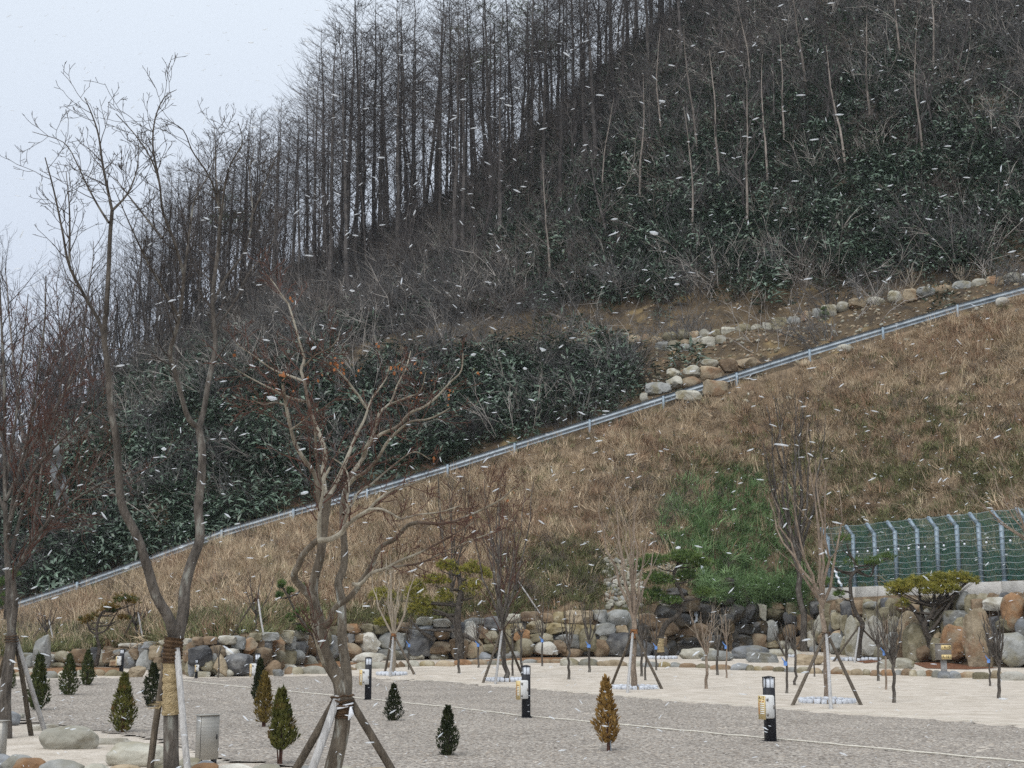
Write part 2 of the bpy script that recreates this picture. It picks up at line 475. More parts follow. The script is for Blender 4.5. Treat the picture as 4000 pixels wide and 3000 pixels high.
ROW = [(-900, 2050), (0, 1960), (400, 1780), (800, 1560), (1200, 1440), (1600, 1385), (2100, 1345), (2550, 1325), (3000, 1275), (3300, 1195), (3600, 1143), (3950, 1085), (4400, 1000), (5200, 880)]
def Yrow(px): return float(np.interp(px, [0, 2000, 2600, 3600, 4000], [88, 87, 84, 79.5, 78.5]))
W_S, W_Y, W_Z = curve(ROW, Yrow)
RIDGE = [(-1200, 2300), (-400, 2120), (0, 1900), (300, 1640), (600, 1430), (1000, 1190), (1250, 1085), (1500, 990), (1850, 800), (2100, 600), (2400, 330), (2600, 180), (2850, 0), (3300, -300), (4000, -700), (4800, -950)]
def Yridge(px): return float(np.interp(px, [0, 1500, 2500, 4000], [122, 128, 134, 150]))
D_S, D_Y, D_Z = curve(RIDGE, Yridge)

def terrain(x, y, rough=True):
    x = np.asarray(x, float); y = np.asarray(y, float)
    s = x / y
    ks = []
    yb = np.interp(s, BS, BY); zb = np.interp(s, BS, BZ)
    ks.append((yb + 0.25, zb))
    ks.append((np.maximum(np.interp(s, T_S, T_Y), yb + 0.6), np.interp(s, T_S, T_Z)))
    rg = np.interp(s, R_S, RG_Z)
    ks.append((np.full_like(s, 73.3), rg - 0.1))
    ks.append((np.full_like(s, 76.0), rg + 0.15))
    wy, wz = np.interp(s, W_S, W_Y), np.maximum(np.interp(s, W_S, W_Z), rg + 0.6)
    ks.append((wy, wz)); ks.append((wy + 1.5, wz + 0.2))
    dy, dz = np.interp(s, D_S, D_Y), np.maximum(np.interp(s, D_S, D_Z), wz + 2)
    ks.append((wy * .5 + dy * .5, wz * 0.46 + dz * 0.54))
    ks.append((dy - 6, dz - 1.2)); ks.append((dy, dz)); ks.append((dy + 8, dz - 1.5)); ks.append((dy + 45, dz - 22)); ks.append((dy + 150, np.full_like(s, -1.0)))
    z = np.array([0.0]) + 0 * s
    z = np.where(y <= ks[0][0], 0.025 * np.maximum(0, y - 38), z)
    for (ya, za), (yc, zc) in zip(ks[:-1], ks[1:]):
        t = np.clip((y - ya) / np.maximum(yc - ya, 1e-3), 0, 1)
        z = np.where((y > ya) & (y <= yc), za + (zc - za) * t, z)
    z = np.where(y > ks[-1][0], -1.0, z)
    if rough:
        amp = np.where(y < ks[1][0] + 0.3, 0.0, np.where(y < 73, 0.16, np.where(y < 77, 0.06, 0.42)))
        nn = np.sin(x * 0.9 + 1.3 * np.sin(y * 0.55)) * np.sin(y * 0.8 + 1.1 * np.sin(x * 0.43)) * 0.6 + np.sin(x * 2.7 + y * 1.9) * np.sin(y * 2.3 - x * 1.1) * 0.4
        z = z + amp * nn
    return z

def hit(px, py, y0=40.0, y1=73.0):
    """first depth at which the ray of a photo pixel meets the terrain"""
    ys = np.arange(y0, y1, 0.05)
    pts = np.array([P(px, py, y) for y in ys])
    below = np.where(pts[:, 2] <= terrain(pts[:, 0], ys))[0]
    return float(ys[below[0]]) if len(below) else y1
def tz(x, y): return float(terrain(np.array([x]), np.array([y]))[0])

def grid(name, S, rows, material, kind='structure', label=None):
    """rows: array (nr, nc) of depths for the columns S"""
    Yg = rows; X = S[None, :] * Yg
    Z = terrain(X.ravel(), Yg.ravel()).reshape(X.shape)
    nr, nc = X.shape
    v = np.stack([X, Yg, Z], -1).reshape(-1, 3)
    i = np.arange(nr - 1)[:, None] * nc; j = np.arange(nc - 1)[None, :]
    f = np.stack([i + j, i + j + 1, i + nc + j + 1, i + nc + j], -1).reshape(-1, 4)
    mb = MB(); mb.raw(v, f)
    return tag(mb.build(name, material), label=label, kind=kind)

S = np.linspace(-0.85, 0.85, 620)
ybS = np.interp(S, BS, BY); ytS = np.maximum(np.interp(S, T_S, T_Y), ybS + 0.6)
wyS = np.interp(S, W_S, W_Y); dyS = np.interp(S, D_S, D_Y)
def span(a, b, n, ends=True):
    t = np.linspace(0, 1, n)[:, None]
    return a[None, :] * (1 - t) + b[None, :] * t
one = np.ones_like(S)
# the earth all the way to the horizon, well below the yard
mb = MB(); mb.raw([(-3000, -3000, -1.2), (3000, -3000, -1.2), (3000, 3000, -1.2), (-3000, 3000, -1.2)], [(0, 1, 2, 3)])
tag(mb.build('ground', M['dirt']), label='earth reaching to the horizon below the yard', kind='structure')
# pale sand of the yard
rows_sand = np.concatenate([span(one * 15.3, one * 37.9, 60), span(one * 38.0, ybS + 0.25, 40)])
grid('sand_yard', S, rows_sand, M['sand'], label='pale sand covering the yard')
# lower terrace in front
mb = MB(); n = 40
xs = np.linspace(-14, 14, n); v = []
for k, yy in enumerate(np.linspace(-6, 15.4, n)):
    for xx in xs: v.append((xx, yy, -0.36 + 0.03 * math.sin(xx * 2.1 + yy) - (0.0 if yy < 16 else 0)))
f = [(a * n + b, a * n + b + 1, a * n + n + b + 1, a * n + n + b) for a in range(n - 1) for b in range(n - 1)]
mb.raw(v, f); tag(mb.build('lower_terrace_ground', M['sand']), label='sand of the lower terrace in front', kind='structure')
# dry slope up to the guardrail
rows_emb = np.concatenate([span(ybS + 0.25, ytS, 6), span(ytS, one * 73.3, 95)[1:]])
grid('embankment', S, rows_emb, M['dirt'], label='dry grassy embankment below the guardrail')
# road shelf, cut and wooded hill
rows_road = np.concatenate([span(one * 73.3, one * 76.0, 8), span(one * 76.0, wyS + 1.5, 20)[1:]])
grid('hill_road', S, rows_road, M['cut'], label='sloping dirt road behind the guardrail')
rows_cut = span(wyS + 1.5, wyS + 7.0, 12)
grid('earth_bank', S, rows_cut, M['cut'], label='bare earth bank below the forest')
rows_hill = np.concatenate([span(wyS + 7.0, dyS, 70), span(dyS, dyS + 45, 22)[1:], span(dyS + 45, dyS + 150, 12)[1:]])
grid('hillside', S, rows_hill, M['litter'], label='steep wooded hillside')

# gravel sheet
def in_poly(pts, x, y):
    c = np.zeros(x.shape, bool); n = len(pts); j = n - 1
    for i in range(n):
        xi, yi = pts[i]; xj, yj = pts[j]
        hit = ((yi > y) != (yj > y)) & (x < (xj - xi) * (y - yi) / (yj - yi + 1e-12) + xi)
        c ^= hit; j = i
    return c
GPOLY = [GP(*p)[:2] for p in [(-600, 2668), (100, 2655), (420, 2648), (700, 2652), (950, 2646), (1250, 2641), (1400, 2640), (1750, 2666), (2200, 2702), (2600, 2737), (3100, 2774), (3600, 2806), (4000, 2836), (4600, 2890),
                              (4700, 3040), (1500, 3040), (1150, 3040), (1090, 2995), (900, 2982), (760, 2970), (690, 2925), (480, 2886), (200, 2846), (0, 2800), (-600, 2790)]]
gx = np.arange(-26, 16, 0.12); gy = np.arange(15.4, 47, 0.12)
GX, GY = np.meshgrid(gx, gy)
wob = 0.12 * np.sin(GX * 3.1 + GY * 1.7) + 0.09 * np.sin(GX * 7.3 - GY * 5.1) + 0.07 * np.sin(GX * 13.7 + GY * 11.3)
keep = in_poly(GPOLY, GX + wob, GY + 1.6 * wob)
GZ = 0.025 * np.maximum(0, GY - 38) + 0.016 + 0.012 * np.sin(GX * 1.3) * np.sin(GY * 0.9) + RNG.normal(0, 0.0045, GX.shape)
idx = -np.ones(GX.shape, int)
cell = keep[:-1, :-1] & keep[1:, :-1] & keep[:-1, 1:] & keep[1:, 1:]
a, b = np.where(cell); nc = GX.shape[1]
f = np.stack([a * nc + b, a * nc + b + 1, (a + 1) * nc + b + 1, (a + 1) * nc + b], 1)
used = np.unique(f); remap = -np.ones(GX.size, int); remap[used] = np.arange(len(used))
mb = MB(); mb.raw(np.stack([GX.ravel(), GY.ravel(), GZ.ravel()], 1)[used], remap[f])
tag(mb.build('gravel_yard', M['gravel']), label='grey gravel spread over the camping yard', kind='structure')

# ------------------------------------------------------------------ boulders
def ico(sub):
    import bmesh
    bm = bmesh.new(); bmesh.ops.create_icosphere(bm, subdivisions=sub, radius=1.0)
    bm.verts.ensure_lookup_table()
    v = np.array([x.co[:] for x in bm.verts]); f = np.array([[q.index for q in p.verts] for p in bm.faces]); bm.free()
    return v, f
ICO3, ICO4, ICO2 = ico(3), ico(4), ico(2)

def rock_shape(style, hi=False, lo=False):
    v, f = ICO4 if hi else (ICO2 if lo else ICO3)
    v = v.copy()
    rnd = RNG
    e = {'round': 2.4, 'blk': 7.5, 'tall': 3.6, 'wedge': 3.0, 'flat': 4.0, 'crag': 2.6}[style]
    nrm = (np.abs(v) ** e).sum(1) ** (1 / e)
    v = v / nrm[:, None]
    if style == 'wedge':
        k = 1 - 0.62 * np.clip((v[:, 2] + 1) / 2, 0, 1) ** 1.1
        v[:, 0] = v[:, 0] * k + rnd.uniform(-.2, .2) * (v[:, 2] + 1) / 2
        v[:, 1] *= k
    if style == 'tall':
        k = 1 - 0.3 * np.clip((v[:, 2] + 1) / 2, 0, 1) ** 2
        v[:, 0] *= k; v[:, 1] *= k
    ncut = {'round': 4, 'blk': 10, 'tall': 8, 'wedge': 9, 'flat': 7, 'crag': 16}[style]
    for _ in range(ncut):
        d = rnd.normal(size=3); d /= np.linalg.norm(d)
        lim = rnd.uniform(0.66, 0.93) * np.max(v @ d)
        ex = np.maximum(v @ d - lim, 0)
        v -= d[None, :] * (ex * 0.93)[:, None]
    off = rnd.uniform(-50, 50, 3)
    ns = np.array([mnoise.noise(Vector(p * 1.7 + off)) * 0.13 + mnoise.noise(Vector(p * 4.3 + off)) * 0.055 for p in v])
    v = v * (1 + ns * (1.5 if style == 'crag' else 1.0))[:, None]
    lo_, hi_ = v.min(0), v.max(0)
    v = (v - (lo_ + hi_) / 2) / (hi_ - lo_) * 2
    return v, f

def rock_mesh(name, style, size, m, rz=None, hi=False, lo=False):
    v, f = rock_shape(style, hi, lo)
    rz = random.uniform(-0.25, 0.25) if rz is None else rz
    v = v * (np.array(size) / 2)
    ca, sa = math.cos(rz), math.sin(rz)
    v = np.stack([v[:, 0] * ca - v[:, 1] * sa, v[:, 0] * sa + v[:, 1] * ca, v[:, 2]], 1)
    mb = MB(); mb.raw(v, f)
    me = mb.mesh(name, m)
    if style != 'round': me.set_sharp_from_angle(angle=R(24))
    return me

def rock_at(name, box, Y, m, style='blk', parent=None, depth=0.85, sink=0.0, hi=False, lo=False):
    x0, y0, x1, y1 = box
    c = P((x0 + x1) / 2, (y0 + y1) / 2, Y)
    w = (x1 - x0) * pxm(Y); h = (y1 - y0) * pxm(Y)
    hh = h * (1 + sink)
    me = rock_mesh(name, style, (w * 1.06, max(0.25, min(w, 1.6 * h)) * depth, hh * 1.04), m, hi=hi, lo=lo)
    return link_mesh(name, me, parent, (c[0], c[1], c[2] - (hh - h) / 2))

# the wall of boulders (each stone a part of it)
WALL = '''
105 2560 132 2608 g|195 2555 215 2590 w|213 2543 270 2592 o r|202 2588 250 2612 o r|282 2536 345 2592 n|292 2570 365 2604 w r|350 2530 388 2592 d|372 2540 428 2602 p w
402 2525 450 2588 n|444 2535 502 2564 g r|478 2545 538 2614 b r|505 2533 552 2577 n|535 2535 600 2624 g w|583 2522 648 2577 t|430 2577 472 2602 t|462 2512 560 2532 w f
555 2505 625 2537 b f|622 2500 660 2522 p f|600 2568 645 2615 n|640 2555 700 2625 n|650 2510 712 2560 o
708 2494 750 2522 w|750 2488 796 2524 n|790 2486 847 2524 n|857 2483 925 2518 w|910 2484 958 2537 g|945 2492 1005 2557 r c|975 2472 1025 2507 o|1015 2470 1090 2507 g|1025 2497 1110 2547 r c
1095 2462 1150 2512 p|1145 2462 1205 2502 p|1115 2508 1200 2562 d|990 2500 1032 2535 n|715 2535 765 2590 n|740 2523 828 2602 d|820 2520 880 2566 n|868 2533 932 2566 w|735 2548 772 2642 b t
785 2575 834 2625 o r|825 2555 852 2632 g t|832 2554 890 2642 t w|880 2555 977 2642 d|760 2622 822 2650 p|840 2613 913 2644 p r|975 2530 1067 2600 n r|1060 2543 1117 2606 o r|1105 2538 1190 2598 g r
1180 2560 1242 2606 p w|1190 2500 1245 2562 n|1240 2455 1285 2500 o|1280 2447 1325 2485 o|1350 2437 1407 2477 r|1405 2437 1460 2472 o|1270 2483 1325 2572 b t|1320 2480 1360 2520 n|1352 2474 1388 2514 d|1385 2474 1432 2514 n|1325 2513 1410 2574 n
1407 2468 1487 2557 w c|1482 2472 1582 2537 g|1466 2533 1592 2582 g|1460 2440 1520 2478 o|1520 2430 1600 2480 n|1590 2445 1690 2502 b|1590 2480 1692 2562 d|1597 2520 1657 2580 p w|1675 2507 1757 2557 n|1690 2455 1757 2502 n r|1695 2417 1760 2450 w|1630 2410 1690 2450 p
1675 2550 1752 2580 p r|1755 2430 1815 2500 d|1755 2495 1825 2575 n|1808 2426 1872 2512 w t|1812 2413 1892 2447 g|1865 2443 1910 2497 n|1890 2408 1965 2467 d|1970 2398 2034 2440 p|1888 2463 1952 2517 o|1820 2498 1894 2572 t w|1888 2515 1942 2552 o|1825 2546 1930 2578 b w
1935 2545 2032 2577 g|1945 2460 2000 2515 o|1940 2505 2015 2552 o|1970 2435 2042 2477 m|1995 2460 2067 2507 r|2030 2388 2104 2430 n|2045 2415 2127 2475 m c|2008 2495 2084 2567 o r|2065 2473 2160 2513 o|2080 2498 2177 2562 w w|2125 2433 2207 2478 m|2105 2395 2164 2434 n|2160 2390 2212 2437 m
2195 2384 2302 2437 t|2203 2436 2322 2480 m|2140 2500 2215 2552 n|2165 2477 2260 2537 g|2256 2455 2330 2545 o t|2190 2530 2280 2577 n r|2250 2386 2314 2438 t|2316 2383 2375 2435 g|2373 2382 2452 2444 g|2320 2433 2404 2482 g|2402 2443 2450 2480 t|2310 2500 2382 2572 n r|2368 2473 2460 2560 d|2340 2478 2372 2510 p
'''
def styl(box, code):
    if code: return {'r': 'round', 't': 'tall', 'w': 'wedge', 'f': 'flat', 'c': 'crag', 'b': 'blk'}[code]
    return 'blk'
def parse(txt):
    for it in txt.replace('\n', '|').split('|'):
        q = it.split()
        if len(q) < 5: continue
        yield [float(a) for a in q[:4]], q[4], (q[5] if len(q) > 5 else '')
def wall_Y(box, front=0.25):
    cx = (box[0] + box[2]) / 2
    yb = Yb_px(cx)
    base = float(np.interp(cx, [p[0] for p in BASE], [p[1] for p in BASE]))
    h = max(0.0, (base - box[3]) * pxm(yb))
    return yb, h
wall = empty('boulder_wall', P(1300, 2580, 57), 'long dry-laid wall of mixed brown, white and grey boulders below the slope', 'boulder wall')
wall_loc = Vector(wall.location)
for box, c, code in parse(WALL):
    yb, h = wall_Y(box)
    o = rock_at('boulder', box, yb + 0.32 * h + random.uniform(-.05, .05), ST[c], styl(box, code), wall, depth=0.95)
    o.location = Vector(o.location) - wall_loc
# darker stones behind so that no gap shows bare earth
for px in range(110, 2460, 46):
    if 655 < px < 700: pass
    for lvl in range(2):
        base = float(np.interp(px, [p[0] for p in BASE], [p[1] for p in BASE]))
        top = float(np.interp(px, [p[0] for p in TOP], [p[1] for p in TOP]))
        hh = base - top
        if hh < 30: continue
        y1 = base - hh * 0.42 * lvl - 4
        box = (px - 30, y1 - max(34, hh * 0.52), px + 34, y1)
        yb, h = wall_Y(box)
        o = rock_at('boulder', box, yb + 0.32 * h + 0.42, ST[random.choice('ondg')], 'blk', wall, depth=0.7, lo=True)
        o.location = Vector(o.location) - wall_loc

# right-hand bank of standing stones under the concrete wall
BANK = '''
2955 2357 2992 2424 p|3003 2350 3062 2384 t|2988 2376 3067 2424 o|2977 2424 3040 2512 g r|3058 2440 3117 2504 n r|2980 2500 3047 2534 m c|3040 2503 3098 2536 p r|3022 2478 3067 2514 n|3073 2355 3122 2424 o|3178 2402 3228 2512 p t|3165 2350 3224 2404 d
3138 2465 3197 2534 w w|3146 2458 3192 2494 n|3243 2463 3312 2512 t r|3240 2475 3302 2557 g w|3283 2403 3332 2478 o|3303 2408 3367 2567 p t|3248 2390 3302 2458 o|3248 2383 3287 2422 p|3268 2338 3322 2374 t|3266 2360 3324 2404 n|3348 2410 3462 2567 w w|3366 2542 3402 2567 t r|3163 2522 3217 2560 b r
3400 2433 3438 2532 p|3414 2518 3472 2577 o w|3510 2390 3592 2522 t t|3433 2373 3477 2452 o|3473 2408 3514 2478 p|3533 2438 3632 2587 o t|3483 2535 3542 2582 n|3598 2378 3654 2442 w w|3640 2388 3694 2454 o|3688 2385 3782 2464 g|3618 2448 3667 2524 o|3640 2470 3682 2517 t w|3681 2441 3792 2572 r t
3748 2458 3787 2494 p|3738 2310 3798 2394 g w|3838 2333 3928 2388 w|3918 2318 4010 2474 r r|3888 2473 4012 2607 g r|3968 2418 4016 2514 b r|3898 2418 3982 2474 o|3558 2352 3612 2404 t|3658 2328 3724 2399 n|3330 2345 3380 2412 n|3375 2350 3440 2380 g r|3440 2335 3500 2380 d|3500 2345 3560 2395 n|3120 2400 3180 2465 n|3060 2390 3110 2445 d|3600 2330 3660 2384 o
3790 2340 3842 2400 n|3060 2520 3140 2545 g r|4010 2330 4090 2480 t|4014 2470 4110 2610 p r|3310 2375 3360 2420 d|3455 2470 3515 2540 g|3580 2520 3640 2585 n r|3640 2510 3690 2580 o
'''
bank = empty('boulder_bank', P(3500, 2585, 52), 'bank of upright tan, grey and white boulders under the fenced concrete wall', 'boulder bank')
bl = Vector(bank.location)
for box, c, code in parse(BANK):
    yb, h = wall_Y(box)
    cx = (box[0] + box[2]) / 2
    yt = Ytop(max(3110, cx)) if cx > 3100 else yb + 1.1
    slope = min(1.0, max(0.32, (yt - 0.55 - yb) / 2.6))
    o = rock_at('boulder', box, min(yb + slope * h, yt - 0.55) + random.uniform(-.05, .05), ST[c], styl(box, code), bank, depth=0.9)
    o.location = Vector(o.location) - bl
for px in range(2960, 4120, 44):
    base = float(np.interp(px, [p[0] for p in BASE], [p[1] for p in BASE]))
    top = float(np.interp(px, [p[0] for p in TOP], [p[1] for p in TOP])) + 38
    for lvl in range(3):
        y1 = base - (base - top) * 0.31 * lvl - 4
        box = (px - 28, y1 - (base - top) * 0.36, px + 32, y1)
        yb, h = wall_Y(box)
        yt = Ytop(max(3110, px)) if px > 3100 else yb + 1.1
        slope = min(1.0, max(0.32, (yt - 0.55 - yb) / 2.6))
        o = rock_at('boulder', box, min(yb + slope * h + 0.45, yt - 0.25), ST[random.choice('ondo')], 'blk', bank, depth=0.6, lo=True)
        o.location = Vector(o.location) - bl

# tall standing stone, lone boulders on the sand and in front
def lone(box, c, code, label, hi=True, sink=0.12, name='boulder', Y=None, group=None):
    p = GP((box[0] + box[2]) / 2, box[3])
    yy = (Y or p[1]) + 0.15
    o = rock_at(name, box, yy, ST[c], styl(box, code), None, depth=0.8, sink=sink, hi=hi)
    tag(o, label, 'boulder', group)
    return o
lone((131, 2483, 199, 2614), 'g', 't', 'tall grey standing stone at the left end of the boulder wall', name='standing_stone')
lone((503, 2602, 568, 2647), 't', 'c', 'angular orange and grey rock on the gravel edge before the wall')
lone((1378, 2550, 1507, 2590), 'w', 'r', 'long smooth white boulder lying behind the stone edging near the middle')
lone((1034, 2580, 1097, 2638), 'n', 'r', 'round reddish brown boulder at the foot of the wall beside the bollard')
lone((2655, 2532, 2800, 2574), 'p', 'r', 'long pale boulder in front of the waterfall, leftmost of the row')
lone((2733, 2542, 2860, 2582), 'g', 'r', 'smooth grey boulder with mottled face before the waterfall')
lone((2858, 2522, 3004, 2573), 'b', 'r', 'big blue-grey humped boulder right of the waterfall pool')
lone((2918, 2548, 3036, 2588), 'g', 'b', 'squared dark grey block lying on the sand right of the waterfall')
lone((2990, 2536, 3128, 2564), 'p', 'r', 'low long pale stone behind the squared grey block')
lone((3102, 2556, 3222, 2598), 't', 'b', 'tan flat-topped block on the sand left of the rightmost tripod tree')
lone((3430, 2571, 3568, 2612), 'p', 'r', 'pale greenish long boulder on the sand in front of the standing stones')
lone((3768, 2382, 3872, 2607), 't', 't', 'tallest standing stone, grey on top and tan below', name='standing_stone')
lone((165, 2838, 380, 2928), 'p', 'r', 'large rounded pale grey boulder on sand beside the left tripod tree')
lone((415, 2904, 645, 2996), 'p', 'r', 'large broad grey-brown boulder on sand left of the burlap-wrapped tree')
lone((-40, 2776, 77, 2836), 'b', 'r', 'blue-grey boulder behind the leaning trunk at the left edge')
lone((70, 2788, 92, 2812), 'p', 'b', 'small pale stone beside the blue-grey boulder at the left edge', hi=False)
lone((120, 2828, 235, 2856), 'w', 'f', 'flat white stone slab behind the large rounded boulder', sink=0.5)
lone((362, 2884, 505, 2910), 'w', 'f', 'flat white stone slab between the two large front boulders', sink=0.5)
lone((105, 2612, 165, 2640), 'p', 'f', 'low pale stone below the tall standing stone', hi=False)
lone((1067, 2615, 1107, 2642), 'b', 'b', 'small blue-grey stone on the gravel edge under the brown boulder', hi=False)
# edging rows
def edging(name, items, label, cat='stone edging', sink=0.6, hi=False):
    first = GP((items[0][0][0] + items[0][0][2]) / 2, items[0][0][3])
    e = empty(name, first, label, cat)
    fl = Vector(e.location)
    for box, c, code in items:
        p = GP((box[0] + box[2]) / 2, box[3])
        o = rock_at('stone', box, p[1] + 0.12, ST[c], styl(box, code) if code else 'round', e, depth=0.8, sink=sink, hi=hi)
        o.location = Vector(o.location) - fl
    return e
def auto_row(x0, y0, x1, y1, w0, w1, h, pal, bend=0):
    x = x0; r = []
    while x < x1:
        w = random.uniform(w0, w1); t = (x - x0) / (x1 - x0)
        y = y0 + (y1 - y0) * t + bend * 4 * t * (1 - t) + random.uniform(-2, 2)
        hh = h * random.uniform(0.75, 1.15)
        r.append(((x, y - hh, x + w * 1.04, y), random.choice(pal), random.choice('rrb')))
        x += w
    return r
edging('stone_edging', auto_row(-200, 2640, 165, 2646, 40, 70, 22, 'pgto') + list(parse('165 2622 225 2650 g|225 2620 290 2646 p|290 2618 332 2644 p|332 2618 368 2644 n|365 2615 414 2640 t|412 2616 477 2641 o')),
       'low edging stones along the dry needle bed left of the bollards')
edging('stone_edging', list(parse('1097 2594 1160 2614 w f|1112 2606 1150 2634 n|1137 2606 1187 2634 o|1180 2602 1272 2632 p r|1272 2602 1330 2620 n|1330 2600 1392 2618 t|1390 2588 1442 2614 p|1440 2586 1512 2612 p r|1510 2586 1560 2608 n|1555 2583 1582 2606 n|1580 2580 1637 2604 p r|1637 2581 1697 2602 m r|1698 2580 1777 2603 t r|1775 2576 1840 2598 r|1838 2576 1902 2597 t|1900 2580 1960 2597 g|1955 2578 2040 2597 p|2040 2575 2098 2590 g|2098 2574 2150 2590 t|2150 2574 2195 2590 r|2190 2572 2262 2600 p|2262 2573 2335 2600 g')),
       'edging stones between sand and wall in the middle of the yard')
edging('stone_edging', list(parse('2335 2578 2450 2602 t|2450 2582 2510 2604 p|2508 2585 2575 2606 g|2572 2585 2618 2606 m|2615 2587 2660 2606 g|2655 2590 2720 2608 n|2720 2592 2772 2610 o|2772 2596 2858 2616 t|2855 2590 2932 2618 b r|2913 2598 2947 2620 o|2940 2602 2977 2620 m|2975 2602 3022 2620 t|3020 2605 3067 2624 o|3065 2607 3117 2626 g|3113 2605 3172 2630 o|3157 2610 3212 2632 t|3210 2610 3248 2632 g|3245 2606 3297 2634 r|3292 2616 3330 2638 t|3320 2613 3372 2638 t|3368 2614 3402 2638 m')),
       'edging stones on the sand in front of the waterfall')
edging('stone_edging', list(parse('3400 2618 3442 2641 t|3435 2616 3497 2640 r|3495 2616 3524 2637 g|3520 2612 3572 2639 n|3552 2617 3584 2642 m r|3577 2617 3617 2642 p r|3612 2617 3647 2642 r|3640 2619 3677 2647 g r|3664 2621 3712 2650 b r|3704 2621 3752 2650 b r|3750 2624 3812 2648 t|3800 2626 3867 2653 o|3860 2620 3918 2650 t|3908 2624 4012 2658 w r|4010 2628 4090 2664 p r|4088 2634 4160 2668 t')),
       'rounded edging stones below the A-15 sign at the right')
edging('stone_edging', list(parse('-60 2946 60 3010 b r|0 2950 132 3012 g r|55 2962 182 3024 r r|155 2970 322 3030 g r|320 2985 420 3040 p r|420 2990 560 3050 t r|560 2988 700 3050 p r|688 2962 785 3012 p r|770 2972 850 3020 b r|745 2982 862 3040 r r|845 2986 1000 3040 w r|980 2988 1110 3046 p r|1100 2994 1260 3050 g r|1250 2996 1400 3060 p|1390 3000 1540 3060 t')),
       'edging stones of the lower terrace along the bottom left', sink=0.3, hi=True)

# planting beds
def bed(name, poly, m, label, dz=0.012):
    pts = [GP(*p) for p in poly]
    c = np.mean(pts, 0); mb = MB()
    v = [(c[0], c[1], c[2] + dz + 0.05)] + [(p[0], p[1], p[2] + dz) for p in pts]
    n = len(pts)
    mb.raw(v, [(0, 1 + i, 1 + (i + 1) % n) for i in range(n)])
    return tag(mb.build(name, m), label=label, kind='structure')
bed('needle_bed', [(-100, 2622), (140, 2612), (300, 2606), (470, 2610), (480, 2632), (300, 2634), (100, 2640), (-100, 2640)], M['needlebed'], 'reddish dry needle bed before the left wall')
bed('needle_bed', [(1180, 2598), (1260, 2586), (1340, 2582), (1400, 2592), (1330, 2606), (1200, 2612)], M['needlebed'], 'dry needle bed behind the maple')
bed('needle_bed', [(1870, 2582), (1980, 2574), (2100, 2568), (2200, 2570), (2180, 2578), (2050, 2582), (1900, 2586)], M['needlebed'], 'dry needle bed in the middle')
bed('mulch_bed', [(3560, 2590), (3700, 2584), (3780, 2600), (3900, 2610), (3780, 2616), (3620, 2612)], M['mulch'], 'red mulch under the umbrella pine')
bed('mulch_bed', [(3345, 2584), (3420, 2578), (3440, 2586), (3380, 2592)], M['mulch'], 'red mulch beside the pine tripod')
exec_later = []

# ------------------------------------------------------------------ guardrail
gr = empty('guardrail', P(1749, 1815, RAIL_Y), 'galvanised steel guardrail climbing the slope across the whole picture', 'guardrail')
gl = Vector(gr.location)
post_px = [60, 305, 585, 868, 1148, 1435, 1749, 2010, 2303, 2590, 2876, 3160, 3446, 3736, 4026, 4316, 4606]
rail_pts = []
for px in post_px:
    py = float(np.interp(px, [p[0] for p in RAIL], [p[1] for p in RAIL]))
    rail_pts.append(Vector(P(px, py, RAIL_Y)))
prof = [(-.00, .155), (-.02, .15), (-.085, .115), (-.085, .065), (-.01, .02), (-.01, -.02), (-.085, -.065), (-.085, -.115), (-.02, -.15), (0, -.155)]
back = [(y + 0.012, z) for y, z in reversed(prof)]
ring = prof + back
for a, b in zip(rail_pts[:-1], rail_pts[1:]):
    mb = MB(); v = []
    for q in (a, a * .5 + b * .5, b + (b - a).normalized() * 0.12):
        for y, z in ring: v.append((q.x, q.y - y * 0.9, q.z - 0.155 + z * 1.35))
    k = len(ring)
    f = [(i * k + j, i * k + (j + 1) % k, (i + 1) * k + (j + 1) % k, (i + 1) * k + j) for i in range(2) for j in range(k)]
    mb.raw(np.array(v) - np.array(gl), f)
    mb.build('rail_beam', M['galv'], gr, smooth=False)
for q in rail_pts:
    mb = MB()
    zt = q.z - 0.02; zb = tz(q.x, q.y - 0.12) - 0.4
    mb.tube([(q.x, q.y - 0.13, zb), (q.x, q.y - 0.13, zb * .5 + zt * .5), (q.x, q.y - 0.13, zt), (q.x, q.y - 0.13, zt + 0.02)], [.07, .07, .07, .01], 10)
    mb.v = mb.v; o = mb.build('post', M['galv_post'], gr); o.location = -gl

# ------------------------------------------------------------------ rocks by the guardrail and along the road
for i, (box, c, code, lab) in enumerate([
    ((2500, 1535, 2530, 1572), 'p', '', 'small pale rock at the lower end of the rock heap behind the guardrail'),
    ((2522, 1492, 2620, 1546), 'g', 'b', 'grey block behind the guardrail at the lower end of the rock heap'),
    ((2600, 1468, 2668, 1522), 'p', 'c', 'pale rock between the grey block and the yellow one above the guardrail'),
    ((2658, 1472, 2737, 1522), 't', 'r', 'yellowish rounded rock touching the top of the guardrail'),
    ((2732, 1430, 2815, 1488), 't', 'b', 'large cream block in the rock heap behind the guardrail'),
    ((2810, 1400, 2882, 1458), 'n', 'b', 'brown-grey block in the rock heap behind the guardrail'),
    ((2878, 1397, 2970, 1448), 't', 'c', 'uppermost large rock of the heap behind the guardrail'),
    ((2668, 1424, 2736, 1480), 'p', 'c', 'small cream rock at the top left of the rock heap'),
    ((2600, 1440, 2660, 1474), 'p', 'c', 'flat cream rock on the left of the rock heap'),
    ((2740, 1402, 2806, 1436), 'p', 'f', 'flat pale rock on top of the rock heap')]):
    o = rock_at('rock', box, RAIL_Y + 1.0 + 0.012 * (1570 - box[3]), ST[c], styl(box, code), None, depth=0.8)
    tag(o, lab, 'rock', 'rocks heaped behind the guardrail')
